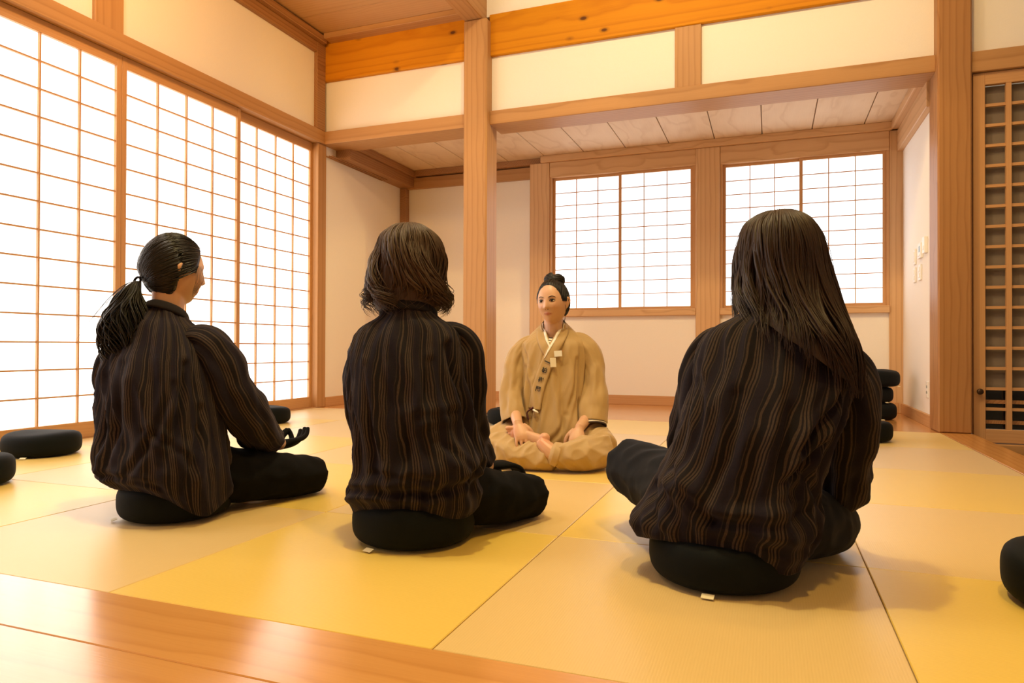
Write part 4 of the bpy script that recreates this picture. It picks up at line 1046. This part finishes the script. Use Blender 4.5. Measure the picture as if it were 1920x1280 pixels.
sleeve('sleeve', [(-0.06, -0.02, 0.54), (-0.125, -0.005, 0.548), (-0.168, 0.005, 0.50), (-0.182, 0.015, 0.43), (-0.172, 0.08, 0.32), (-0.17, 0.20, 0.23), (-0.175, 0.28, 0.20)], [(0.03, 0.03), (0.052, 0.042), (0.056, 0.054), (0.056, 0.060), (0.056, 0.056), (0.048, 0.05), (0.046, 0.044)], M['stripe'], p2, seed=5, wr=0.008)
V, F, _ = limb([(-0.036 + 0.080 * math.cos(t), 0.0 + 0.070 * math.sin(t), 0.663 - 0.020 * math.sin(t)) for t in np.linspace(-PI * 1.35, PI * 0.35, 24)], [(0.006, 0.017)] * 24, 60, 10, (0, 0, 1))
mesh_obj('collar', V, F, M['stripe_plain'], p2, True)
box('neck_label', (-0.081, -0.066, -0.096, -0.093, 0.617, 0.622), M['label_yellow'], None)
lb = bpy.data.objects['neck_label']; lb.parent = p2
E2 = Env([(0.934, -0.045, 0.045, 0.004, 0.004), (0.926, -0.045, 0.040, 0.045, 0.055), (0.895, -0.045, 0.038, 0.082, 0.096), (0.84, -0.044, 0.036, 0.100, 0.116), (0.78, -0.044, 0.032, 0.108, 0.116), (0.72, -0.044, 0.026, 0.117, 0.108), (0.685, -0.044, 0.022, 0.113, 0.102), (0.655, -0.044, 0.022, 0.096, 0.092)])
env_hair('hair', E2, M['hair_brown'], p2, 800, (-PI * 1.30, PI * 0.30), 0.080, 3.0, 0.0030, lambda a: 1.0, 4, 0.85, (0.90, 1.05), fly=40)

# ================================================================== woman 3: very long hair, from behind
p3 = person((1.33, 0.66, 0), 0, 'woman with very long loose brown hair, on the right with her back turned')
HW, HF, HM = head_piece(0.98, (0.100, 0.105, 0.790), math.radians(8))
parts = [(HW, HF)] + ear_piece(HM, 1) + ear_piece(HM, -1)
parts += [limb([(0.095, 0.035, 0.58), (0.098, 0.055, 0.66), (0.10, 0.08, 0.74)], [(0.056, 0.056), (0.050, 0.052), (0.052, 0.056)], 14, 20)[:2]]
parts += trunk(0.8, 0.62, 0.09, 0.03)
parts += [limb([(0.18, 0.04, 0.53), (0.26, 0.05, 0.42), (0.27, 0.12, 0.31), (0.27, 0.24, 0.18), (0.25, 0.32, 0.15)], [0.045, 0.042, 0.038, 0.030, 0.024], 24, 16)[:2],
          limb([(-0.05, 0.03, 0.55), (-0.09, 0.05, 0.42), (-0.115, 0.11, 0.32), (-0.13, 0.20, 0.24), (-0.12, 0.27, 0.195)], [0.045, 0.042, 0.038, 0.030, 0.024], 24, 16)[:2]]
parts += hand_pieces((0.25, 0.32, 0.15), (-0.2, 0.95, -0.2), (0, 0, 1), 1, 0.4, 0.92)
parts += hand_pieces((-0.12, 0.275, 0.19), (0.3, 0.9, -0.3), (0, 0, 1), -1, 0.4, 0.92)
parts += [limb([(0.08, 0, 0.14), (0.22, 0.30, 0.07), (0.05, 0.36, 0.05), (-0.10, 0.34, 0.05)], [0.07, 0.05, 0.035, 0.03], 24, 14)[:2], limb([(-0.10, 0, 0.14), (-0.30, 0.36, 0.17), (-0.10, 0.34, 0.09), (0.05, 0.28, 0.06)], [0.07, 0.05, 0.035, 0.03], 24, 14)[:2]]
b = fuse('body', parts, 0.005, M['skin'], p3, 3); tone_attr(b, HM)
trousers('trousers', [([(0.06, -0.02, 0.15), (0.15, 0.12, 0.11), (0.21, 0.22, 0.090), (0.235, 0.29, 0.075)], [0.10, 0.095, 0.082, 0.072]),
                      ([(0.235, 0.29, 0.075), (0.16, 0.34, 0.07), (0.03, 0.36, 0.06), (-0.10, 0.34, 0.05)], [0.070, 0.062, 0.058, 0.05]),
                      ([(-0.10, -0.02, 0.15), (-0.18, 0.14, 0.165), (-0.27, 0.27, 0.180), (-0.340, 0.35, 0.190)], [0.10, 0.095, 0.088, 0.080]),
                      ([(-0.340, 0.35, 0.185), (-0.22, 0.38, 0.13), (-0.08, 0.34, 0.09), (0.05, 0.28, 0.06)], [0.070, 0.064, 0.058, 0.05])], M['trouser_navy'], p3, 3, hips=((-0.02, 0.0, 0.165), (0.17, 0.14, 0.045)))
def ext3(V, Nn, K, a):
    z = V[..., 2]
    for ang, amp, zc, zw, sl in ((-2.7, 0.035, 0.13, 0.06, 0.0), (-2.3, 0.02, 0.22, 0.035, -0.2), (-1.5, 0.012, 0.19, 0.03, -0.1), (-0.6, 0.02, 0.17, 0.04, 0.0), (-1.0, 0.01, 0.33, 0.05, 0.3)):
        w_ = np.exp(-((np.angle(np.exp(1j * (a - ang)))) / 0.55) ** 2)[None, :] * np.exp(-((z - zc - sl * (V[..., 0])) / zw) ** 2)
        V = V + Nn * (amp * w_)[..., None]
    V = creases(V, Nn, a, [(-0.55, 0.52, -1.0, 0.34, 0.022, 0.013), (-0.45, 0.40, -1.1, 0.26, 0.018, 0.012), (-2.6, 0.28, -1.7, 0.17, 0.018, 0.010), (-1.7, 0.17, -0.6, 0.20, 0.020, 0.010), (-2.9, 0.22, -2.2, 0.12, 0.016, 0.010),
        (-1.9, 0.45, -1.8, 0.22, 0.010, 0.012), (-1.3, 0.42, -1.25, 0.22, 0.010, 0.012), (-2.4, 0.48, -2.3, 0.26, 0.011, 0.012), (-1.2, 0.145, -0.4, 0.15, 0.014, 0.008), (-0.9, 0.30, -0.3, 0.20, 0.014, 0.010)])
    low = np.exp(-((np.angle(np.exp(1j * (a + 0.85)))) / 0.5) ** 2)[None, :] * 0.06 + np.exp(-((np.angle(np.exp(1j * (a + 2.8)))) / 0.4) ** 2)[None, :] * 0.015
    V[..., 2] -= low * np.clip((0.22 - K[:, 0]) / 0.12, 0, 1)[:, None]
    return V
torso('jacket', [(0.108, -0.02, -0.015, 0.198, 0.165, 0, 0), (0.14, -0.02, -0.02, 0.202, 0.170, 0, 0), (0.185, -0.01, -0.03, 0.190, 0.158, 0, 0), (0.24, 0.005, -0.035, 0.180, 0.150, 0, 0), (0.34, 0.04, -0.03, 0.180, 0.140, 0, 0), (0.45, 0.072, -0.015, 0.185, 0.128, 0, 0), (0.54, 0.09, 0.005, 0.182, 0.112, -0.04, 0.05), (0.59, 0.093, 0.02, 0.155, 0.094, -0.06, -0.1), (0.628, 0.096, 0.032, 0.105, 0.078, 0, -0.2), (0.658, 0.098, 0.042, 0.070, 0.066, 0, -0.3)],
      M['stripe'], p3, seed=6, wr=0.013, extra=ext3, foldf=(8, 1.8))
sleeve('sleeve', [(0.12, 0.02, 0.52), (0.20, 0.035, 0.535), (0.245, 0.048, 0.49), (0.266, 0.055, 0.42), (0.262, 0.11, 0.30), (0.258, 0.20, 0.19), (0.252, 0.26, 0.145)], [(0.03, 0.03), (0.060, 0.048), (0.068, 0.062), (0.068, 0.070), (0.066, 0.068), (0.056, 0.054), (0.046, 0.044)], M['stripe'], p3, seed=7, wr=0.010)
sleeve('sleeve', [(0.05, 0.0, 0.54), (-0.01, 0.02, 0.562), (-0.065, 0.03, 0.52), (-0.095, 0.04, 0.44), (-0.115, 0.10, 0.33), (-0.135, 0.20, 0.24), (-0.125, 0.26, 0.20)], [(0.03, 0.03), (0.056, 0.044), (0.064, 0.058), (0.064, 0.062), (0.062, 0.06), (0.054, 0.052), (0.048, 0.046)], M['stripe'], p3, seed=8, wr=0.009)
V, F, _ = limb([(0.098 + 0.072 * math.cos(t), 0.040 + 0.068 * math.sin(t), 0.660 - 0.020 * math.sin(t)) for t in np.linspace(-PI * 1.35, PI * 0.35, 24)], [(0.006, 0.017)] * 24, 60, 10, (0, 0, 1))
mesh_obj('collar', V, F, M['stripe_plain'], p3, True)
E3 = Env([(0.912, 0.100, 0.105, 0.004, 0.004), (0.904, 0.100, 0.100, 0.050, 0.060), (0.875, 0.100, 0.098, 0.086, 0.100), (0.82, 0.104, 0.094, 0.106, 0.122), (0.74, 0.108, 0.082, 0.116, 0.122), (0.66, 0.118, 0.055, 0.122, 0.125), (0.58, 0.140, 0.005, 0.125, 0.130), (0.50, 0.170, -0.030, 0.110, 0.110), (0.42, 0.200, -0.055, 0.085, 0.085)])
def te3(a):
    x = math.cos(a)
    return 0.70 + 0.26 * max(0, min(1, x * 0.7 + 0.55)) if math.sin(a) < 0.2 else 0.78
env_hair('hair', E3, M['hair_long'], p3, 950, (-PI * 1.27, PI * 0.27), 0.034, 3.0, 0.0032, te3, 9, 0.16, (0.90, 1.04), fly=40)
# ================================================================== the instructor in beige, facing the viewer
A4 = math.degrees(math.atan2(-0.22, -0.975))
p4 = person((0.40, 2.12, 0), A4, 'woman with a topknot in a beige wrap jacket and trousers, sitting cross-legged facing the others')
HW, HF, HM = head_piece(0.93, (-0.003, 0.030, 0.778), math.radians(-19), math.radians(0), math.radians(3))
parts = [(HW, HF)] + ear_piece(HM, 1) + ear_piece(HM, -1)
parts += [limb([(-0.002, -0.005, 0.56), (-0.002, 0.0, 0.62), (-0.003, 0.006, 0.67), (-0.003, 0.012, 0.72)], [(0.075, 0.055), (0.050, 0.050), (0.046, 0.048), (0.048, 0.052)], 16, 24)[:2]]
parts += trunk(1, 0.62, 0.0, 0.0, 0.08)
RW, LW = (0.140, 0.262, 0.205), (-0.140, 0.215, 0.185)
parts += [limb([(0.14, 0, 0.55), (0.19, 0.02, 0.42), (0.20, 0.05, 0.30), (0.165, 0.16, 0.240), RW], [0.045, 0.040, 0.036, 0.028, 0.023], 24, 16)[:2],
          limb([(-0.15, 0, 0.55), (-0.20, 0.0, 0.42), (-0.21, 0.03, 0.30), (-0.17, 0.12, 0.225), LW], [0.045, 0.040, 0.036, 0.028, 0.023], 24, 16)[:2]]
parts += hand_pieces(RW, (-0.34, 0.50, -0.80), (-0.10, 0.86, 0.50), 1, 0.45, 0.98, 0.20)
parts += hand_pieces(LW, (0.14, 0.52, -0.80), (0.0, 0.84, 0.55), -1, 0.34, 0.98, 0.20)
# legs inside the trousers, and the bare left foot resting on the right thigh
parts += [limb([(0.09, 0, 0.12), (0.22, 0.20, 0.08), (0.10, 0.28, 0.06), (-0.06, 0.30, 0.05)], [0.07, 0.05, 0.038, 0.03], 24, 14)[:2],
          limb([(-0.09, 0, 0.12), (-0.20, 0.20, 0.08), (-0.10, 0.31, 0.09), (-0.045, 0.338, 0.080), (-0.01, 0.334, 0.100), (0.030, 0.315, 0.132)], [0.07, 0.05, 0.040, 0.038, 0.035, 0.028], 30, 16)[:2]]
parts += [limb([(0.000, 0.318, 0.128), (0.035, 0.305, 0.138), (0.08, 0.290, 0.148), (0.13, 0.276, 0.156), (0.165, 0.268, 0.160)], [(0.021, 0.025), (0.022, 0.027), (0.019, 0.028), (0.016, 0.032), (0.011, 0.031)], 24, 20, (0, 0, 1))[:2], ell((0.012, 0.312, 0.150), (0.025, 0.022, 0.024))]
for k in range(5):
    z = 0.186 - k * 0.0125
    parts.append(limb([(0.150, 0.270, z), (0.178 - k * 0.003, 0.266, z + 0.001), (0.194 - k * 0.005, 0.261, z - 0.002)], [0.0075 if k else 0.0105, 0.0070 if k else 0.0105, 0.0064 if k else 0.0095], 12, 10)[:2])
b = fuse('body', parts, 0.0026, M['skin'], p4, 3)
tone_attr(b, HM, [((0.01, 0.35, 0.15), 0.03), ((0.17, 0.29, 0.165), 0.03)])
def beige_wr(seed):
    def post(co, no, me):
        f = nz3(co * (8, 8, 14) + seed, 1.0); g = nz3((co @ np.array([[0.7, 0.7, 0], [-0.7, 0.7, 0], [0, 0, 1]])) * (26, 8, 16) + seed + 5, 1.0)
        d = 0.010 * (1 - 2 * abs(f)) + 0.009 * (1 - 2.2 * abs(g)) - 0.002
        c2 = co + no * (d * np.clip(co[:, 2] * 25, 0, 1))[:, None]
        c2[:, 2] = np.maximum(c2[:, 2], 0.002)
        return c2
    return post
parts = [limb([(0.08, -0.02, 0.13), (0.17, 0.08, 0.115), (0.235, 0.17, 0.095), (0.25, 0.215, 0.085)], [0.10, 0.095, 0.085, 0.075], 30, 24)[:2],
         limb([(0.25, 0.215, 0.085), (0.17, 0.265, 0.075), (0.06, 0.29, 0.062), (-0.03, 0.30, 0.050)], [0.078, 0.072, 0.062, 0.050], 30, 24)[:2],
         limb([(-0.08, -0.02, 0.13), (-0.16, 0.06, 0.115), (-0.215, 0.14, 0.095), (-0.235, 0.20, 0.085)], [0.10, 0.095, 0.085, 0.078], 30, 24)[:2],
         limb([(-0.235, 0.20, 0.080), (-0.175, 0.285, 0.076), (-0.105, 0.325, 0.076), (-0.050, 0.338, 0.080)], [0.078, 0.074, 0.064, 0.052], 34, 24)[:2],
         ell((0, 0.0, 0.12), (0.17, 0.13, 0.08), 28, 18)]
fuse('trousers', parts, 0.0055, M['beige_t'], p4, 3, beige_wr(3))
V, F, _ = limb([(-0.052, 0.340, 0.080), (-0.026, 0.3425, 0.088)], [(0.056, 0.056), (0.052, 0.052)], 8, 30, (0, 0, 1))
mesh_obj('trouser_cuff', V, F, M['beige_t'], p4, True)

def ext4(V, Nn, K, a):
    z = V[..., 2]; x = V[..., 0]
    dd = np.zeros_like(z)
    front = np.clip(np.sin(a), 0, 1)[None, :]
    for x0, sl, amp, wd in ((-0.10, 0.10, 0.010, 0.014), (-0.055, 0.02, -0.007, 0.012), (0.115, -0.12, 0.010, 0.013), (-0.145, 0.0, -0.010, 0.014), (0.145, 0.0, -0.009, 0.012), (-0.02, 0.16, 0.007, 0.014)):
        dd += 1.6 * amp * np.exp(-((x - x0 - sl * (z - 0.35)) / wd) ** 2) * np.clip((0.60 - z) * 6, 0, 1)
    V = V + Nn * (dd * front)[..., None]
    return creases(V, Nn, a, [(0.25, 0.56, 0.30, 0.20, 0.016, 0.013), (2.85, 0.56, 2.80, 0.20, 0.016, 0.013), (0.75, 0.46, 0.95, 0.16, 0.012, 0.012), (2.3, 0.50, 2.05, 0.24, 0.010, 0.011),
        (1.15, 0.40, 1.25, 0.12, 0.010, 0.011), (2.0, 0.24, 1.5, 0.10, 0.010, 0.010), (0.5, 0.56, 1.0, 0.42, 0.008, 0.011), (2.55, 0.30, 2.2, 0.14, 0.012, 0.011)])
jk, TG = torso('jacket', [(0.085, 0.0, 0.03, 0.155, 0.150, 0, 0), (0.12, 0.0, 0.03, 0.168, 0.155, 0, 0), (0.18, 0.0, 0.03, 0.170, 0.145, 0, 0), (0.25, 0.0, 0.022, 0.152, 0.134, 0, 0), (0.36, -0.002, 0.01, 0.154, 0.122, 0, 0), (0.46, -0.004, 0.0, 0.160, 0.112, 0, 0), (0.54, -0.006, -0.003, 0.163, 0.102, 0, 0), (0.590, -0.006, -0.003, 0.150, 0.090, 0, -0.15), (0.628, -0.004, -0.003, 0.104, 0.074, 0, -0.45), (0.655, -0.003, 0.0, 0.062, 0.060, 0, -0.95)],
      M['beige'], p4, seed=11, wr=0.006, extra=ext4, foldf=(8, 1.4))
TF = TG.reshape(-1, 3); TF = TF[TF[:, 1] > 0.0]
def surf(x, z):
    d = (TF[:, 0] - x) ** 2 + (TF[:, 2] - z) ** 2
    i = np.argsort(d)[:4]; w_ = 1 / (d[i] + 1e-6)
    return float((TF[i, 1] * w_).sum() / w_.sum())
def ribbon(name, path, widths, off, th, mat, parent, m=60, k=7, cross=None):
    P = crom([(p[0], p[1], w_) for p, w_ in zip(path, widths)], m)
    T = np.gradient(P[:, :2], axis=0); T /= np.linalg.norm(T, axis=1)[:, None] + 1e-9
    S_ = np.stack([-T[:, 1], T[:, 0]], 1)
    L = np.concatenate([[0], np.cumsum(np.linalg.norm(np.diff(P[:, :2], axis=0), axis=1))])
    V, UV = [], []
    ys = np.array([[surf(*(P[i, :2] + S_[i] * (j / (k - 1) - 0.5) * P[i, 2])) for j in range(k)] for i in range(m)])
    for _ in range(4):
        ys[1:-1] = (ys[:-2] + ys[1:-1] * 2 + ys[2:]) / 4
    for lay in (0, 1):
        for i in range(m):
            for j in range(k):
                q = P[i, :2] + S_[i] * (j / (k - 1) - 0.5) * P[i, 2]
                o_ = off(i / (m - 1)) if callable(off) else off
                edge = -0.0015 if j in (0, k - 1) else 0
                V.append((q[0], ys[i, j] + (o_ + th + edge if lay == 0 else o_ - 0.004), q[1])); UV.append((j / (k - 1) * P[i, 2], L[i]))
    F = []; n0 = m * k
    for i in range(m - 1):
        for j in range(k - 1):
            a_, b_, c_, d_ = i * k + j, i * k + j + 1, (i + 1) * k + j + 1, (i + 1) * k + j
            F.append((a_, b_, c_, d_)); F.append((n0 + d_, n0 + c_, n0 + b_, n0 + a_))
        for j in (0, k - 1):
            a_, d_ = i * k + j, (i + 1) * k + j
            F.append((a_, d_, n0 + d_, n0 + a_) if j == 0 else (d_, a_, n0 + a_, n0 + d_))
    for i in (0, m - 1):
        for j in range(k - 1):
            a_, b_ = i * k + j, i * k + j + 1
            F.append((b_, a_, n0 + a_, n0 + b_) if i == 0 else (a_, b_, n0 + b_, n0 + a_))
    return mesh_obj(name, V, F, mat, parent, True, UV)
ribbon('collar_band', [(0.058, 0.648), (0.048, 0.610), (0.018, 0.545), (-0.02, 0.50)], [0.045, 0.055, 0.055, 0.05], 0.003, 0.004, M['beige'], p4, 40)['label'] = 'lower collar band running down from the right shoulder'
ribbon('collar_band', [(-0.060, 0.652), (-0.043, 0.612), (-0.002, 0.530), (0.034, 0.440), (0.062, 0.350), (0.076, 0.265)], [0.045, 0.056, 0.060, 0.060, 0.060, 0.060], 0.008, 0.004, M['beige'], p4, 70)['label'] = 'upper collar band embroidered with dark characters'
ribbon('white_collar', [(0.040, 0.650), (0.028, 0.606), (0.008, 0.563)], [0.012, 0.012, 0.008], 0.009, 0.003, M['white_cloth'], p4, 30, 4)
ribbon('white_collar', [(-0.042, 0.654), (-0.022, 0.610), (0.010, 0.548), (0.032, 0.505)], [0.010, 0.012, 0.010, 0.003], 0.0125, 0.003, M['white_cloth'], p4, 40, 4)
ribbon('undershirt', [(0.004, 0.606), (0.006, 0.590), (0.008, 0.566)], [0.050, 0.036, 0.010], 0.004, 0.003, M['shirt_stripe'], p4, 24, 6)
# neck loops of the collar, behind the neck
V, F, _ = limb([(-0.003 + 0.062 * math.cos(t), -0.002 + 0.058 * math.sin(t), 0.664 - 0.045 * max(0, math.sin(t))) for t in np.linspace(-PI * 1.22, PI * 0.22, 30)], [(0.002, 0.002), (0.003, 0.005), (0.004, 0.009)] + [(0.005, 0.014)] * 24 + [(0.004, 0.009), (0.003, 0.005), (0.002, 0.002)], 50, 10, (0, 0, 1))
mesh_obj('collar_neck', V, F, M['beige'], p4, True)
V, F, _ = limb([(-0.003 + 0.055 * math.cos(t), -0.001 + 0.053 * math.sin(t), 0.670 - 0.050 * max(0, math.sin(t))) for t in np.linspace(-PI * 1.2, PI * 0.2, 30)], [(0.001, 0.001), (0.002, 0.004), (0.003, 0.008)] + [(0.003, 0.012)] * 24 + [(0.003, 0.008), (0.002, 0.004), (0.001, 0.001)], 50, 8, (0, 0, 1))
mesh_obj('white_collar', V, F, M['white_cloth'], p4, True)
sleeve('sleeve', [(0.04, -0.01, 0.56), (0.110, -0.005, 0.572), (0.157, 0.006, 0.535), (0.182, 0.024, 0.47), (0.194, 0.060, 0.36), (0.184, 0.110, 0.265), (0.172, 0.140, 0.205)], [(0.03, 0.03), (0.050, 0.036), (0.054, 0.050), (0.051, 0.052), (0.050, 0.056), (0.058, 0.060), (0.060, 0.062)], M['beige'], p4, seed=12, wr=0.009, lining=M['white_cloth'])
sleeve('sleeve', [(-0.04, -0.01, 0.56), (-0.120, -0.010, 0.577), (-0.170, -0.006, 0.54), (-0.198, 0.004, 0.47), (-0.208, 0.034, 0.36), (-0.195, 0.075, 0.265), (-0.195, 0.100, 0.200)], [(0.03, 0.03), (0.052, 0.038), (0.058, 0.052), (0.055, 0.056), (0.057, 0.060), (0.070, 0.066), (0.074, 0.070)], M['beige'], p4, seed=13, wr=0.009, lining=M['shirt_stripe'])
# striped shirt cuff below the left sleeve
o = sleeve('shirt_cuff', [(-0.195, 0.075, 0.265), (-0.195, 0.098, 0.205), (-0.197, 0.110, 0.180)], [(0.064, 0.060), (0.068, 0.064), (0.069, 0.065)], M['shirt_stripe'], p4, m=24, seed=14, wr=0.003)
def patch(name, x, z, w_, h_, rot, off, th, mat):
    V = []
    c, s = math.cos(rot), math.sin(rot); y = surf(x, z) + off
    for lay in (0, th):
        for u_, v_ in ((-1, -1), (1, -1), (1, 1), (-1, 1)):
            dx, dz = u_ * w_ / 2, v_ * h_ / 2
            V.append((x - (dx * c - dz * s), y + lay, z + dx * s + dz * c))
    F = [(0, 1, 2, 3), (7, 6, 5, 4), (0, 4, 5, 1), (1, 5, 6, 2), (2, 6, 7, 3), (3, 7, 4, 0)]
    return mesh_obj(name, V, [f[::-1] for f in F], mat, p4)
patch('name_badge', -0.034, 0.528, 0.037, 0.028, 0.08, 0.016, 0.004, M['badge'])['label'] = 'plain white badge'
patch('wooden_tag', -0.012, 0.486, 0.028, 0.044, 0.06, 0.022, 0.005, plain('pale_wood_tag', (0.78, 0.70, 0.55), 0.5))['label'] = 'small pale wooden tag under the badge'
patch('badge_pin', -0.056, 0.541, 0.004, 0.004, 0.5, 0.017, 0.003, plain('red_pin', (0.6, 0.25, 0.1), 0.4))
def glyph(ch, x, z, size, rot, name='embroidered_character'):
    cu = bpy.data.curves.new('t', 'FONT'); cu.body = ch; cu.size = size; cu.align_x = 'CENTER'; cu.align_y = 'CENTER'; cu.offset = size * (0.035 if ch == '一' else 0.022)
    to = bpy.data.objects.new('t', cu); COL.objects.link(to)
    me = bpy.data.meshes.new_from_object(to.evaluated_get(bpy.context.evaluated_depsgraph_get()))
    bpy.data.objects.remove(to)
    n = len(me.vertices); co = np.empty(n * 3); me.vertices.foreach_get('co', co); co = co.reshape(-1, 3)
    if n:
        mn, mx = co.min(0), co.max(0); co[:, :2] -= ((mn + mx) / 2)[:2]
    c, s = math.cos(rot), math.sin(rot); out = np.empty_like(co)
    for i, (a_, b_, _) in enumerate(co):
        X, Z = x - (a_ * c - b_ * s), z + a_ * s + b_ * c
        out[i] = (X, surf(X, Z) + 0.0185, Z)
    me.vertices.foreach_set('co', out.ravel()); me.update(); me.name = name
    o = bpy.data.objects.new(name, me); COL.objects.link(o); o.parent = p4; me.materials.clear(); me.materials.append(M['ink'])
    return o
glyph('一', 0.014, 0.487, 0.036, -0.42).scale = (1, 1, 1)
glyph('柏', 0.030, 0.450, 0.027, -0.32)
glyph('樹', 0.046, 0.404, 0.027, -0.28)
glyph('關', 0.059, 0.360, 0.027, -0.24)
# tie cords at the waist
V, F, _ = limb([(0.082, surf(0.082, 0.27) + 0.012, 0.272), (0.096, surf(0.09, 0.26) + 0.022, 0.262), (0.112, surf(0.1, 0.25) + 0.016, 0.245), (0.104, surf(0.1, 0.23) + 0.014, 0.215)], [(0.006, 0.004)] * 4, 24, 8)
mesh_obj('tie_cord', V, F, plain('plum_cord', (0.10, 0.03, 0.04), 0.8), p4, True)
V, F, _ = limb([(0.078, surf(0.078, 0.26) + 0.016, 0.262), (0.066, surf(0.07, 0.25) + 0.020, 0.256), (0.058, surf(0.06, 0.25) + 0.016, 0.249)], [(0.007, 0.004)] * 3, 14, 8)
mesh_obj('tie_cord', V, F, M['white_cloth'], p4, True)
# face: eyes, lashes, brows
HG = []
for i in range(1, 120):
    for j in range(0, 120):
        t, p = PI * i / 120, PI * j / 119
        d = (math.sin(t) * math.cos(p), math.sin(t) * math.sin(p), math.cos(t)); q = head_surf(d)
        if q[1] > 0.03: HG.append(q)
HG = np.array(HG)
def fy(x, z):
    d = (HG[:, 0] - x) ** 2 + (HG[:, 2] - z) ** 2; i = np.argsort(d)[:3]; return float(HG[i, 1].mean())
for sd, nm in ((-1, 'left'), (1, 'right')):
    V, F = ell((0, 0, 0), (0.0135, 0.0048, 0.0050), 18, 12)
    y_ = fy(sd * 0.031, 0.003)
    V = np.array([hpt(HM, (v[0] + sd * 0.031, v[1] + y_ + 0.0003, v[2] + 0.003 + sd * v[0] * 0.12)) for v in V])
    mesh_obj('eye', V, F, M['eye'], p4, True)
    V, F = ell((0, 0, 0), (0.0058, 0.0018, 0.0049), 14, 10)
    V = np.array([hpt(HM, (v[0] + sd * 0.031 + 0.001, v[1] + y_ + 0.0046, v[2] + 0.003)) for v in V])
    mesh_obj('iris', V, F, M['iris'], p4, True)
    def line(pts, r, nm_, mt):
        P = [hpt(HM, (sd * x, fy(sd * x, z) + dy, z)) for x, z, dy in pts]
        V, F, _ = limb(P, r, 22, 8)
        mesh_obj(nm_, V, F, mt, p4, True)
    line([(0.018, 0.0035, 0.003), (0.024, 0.0075, 0.0045), (0.031, 0.0088, 0.005), (0.039, 0.0074, 0.004), (0.0455, 0.0045, 0.002)], [0.0012, 0.0025, 0.0028, 0.0026, 0.0014], 'lashes', M['iris'])
    line([(0.020, -0.0005, 0.003), (0.031, -0.0022, 0.004), (0.042, 0.0010, 0.002)], [0.0004, 0.0006, 0.0004], 'lower_lashes', M['brow'])
    line([(0.015, 0.0215, 0.001), (0.024, 0.0250, 0.001), (0.034, 0.0265, 0.001), (0.047, 0.0215, 0.000)], [(0.0028, 0.0016), (0.0034, 0.0018), (0.0030, 0.0016), (0.0010, 0.0010)], 'eyebrow', M['brow'])
for sx in (-1, 1):
    P = [hpt(HM, (sx * 0.0065, fy(sx * 0.0065, -0.041) + 0.0005, -0.0405))]
    V, F = ell(P[0], (0.0028, 0.0022, 0.0018), 10, 8); mesh_obj('nostril', V, F, M['brow'], p4, True)
P = [hpt(HM, (x, fy(x, z) + 0.0006, z)) for x, z in ((-0.021, -0.0615), (-0.010, -0.0632), (0, -0.0640), (0.010, -0.0632), (0.021, -0.0615))]
V, F, _ = limb(P, [0.0004, 0.0009, 0.0009, 0.0009, 0.0004], 22, 8); mesh_obj('mouth_line', V, F, plain('dark_lip', (0.12, 0.03, 0.025), 0.5), p4, True)
def fc4(d):
    f = 0.47 - (d[1] * 0.90 - d[2] * 0.22)
    if d[2] < -0.02: f = min(f, (-d[1] + 0.02) * 1.2 + 0.25 * (d[2] + 0.02))
    return f
R = np.random.RandomState(8); ex = []
tie4 = (0, -0.50, 0.866); bc = hpt(HM, (0.0, -0.030, 0.118))
for k in range(150):
    ph = R.uniform(0, 2 * PI); el = R.uniform(-0.9, 0.9); ln = R.uniform(0.8, 2.2); pts = []
    for t in np.linspace(0, 1, 18):
        a = ph + ln * t; e_ = el + 0.35 * math.sin(t * 3 + ph)
        pts.append(bc + np.array([0.050 * math.cos(a) * math.cos(e_), 0.044 * math.sin(a) * math.cos(e_), 0.034 * math.sin(e_) + 0.006 * math.sin(3 * a)]) * R.uniform(0.97, 1.03))
    ex.append((np.array(pts), 0.0035 * R.uniform(0.5, 1.2)))
for k in range(5):
    P = [hpt(HM, (-0.071, 0.020, 0.0 + 0.004 * k)), hpt(HM, (-0.076, 0.016, -0.03)), hpt(HM, (-0.072, 0.012, -0.075)), hpt(HM, (-0.062, 0.016, -0.105 - 0.006 * k))]
    ex.append((crom(P, 14), 0.0009))
hr4 = cap_hair('hair', HM, tie4, M['hair_black'], p4, fc4, 6, 460, 0.007, ex)
V, F = ell(bc, (0.047, 0.041, 0.031), 30, 20)
mesh_obj('hair_bun', V, F, M['hair_black'], p4, True)
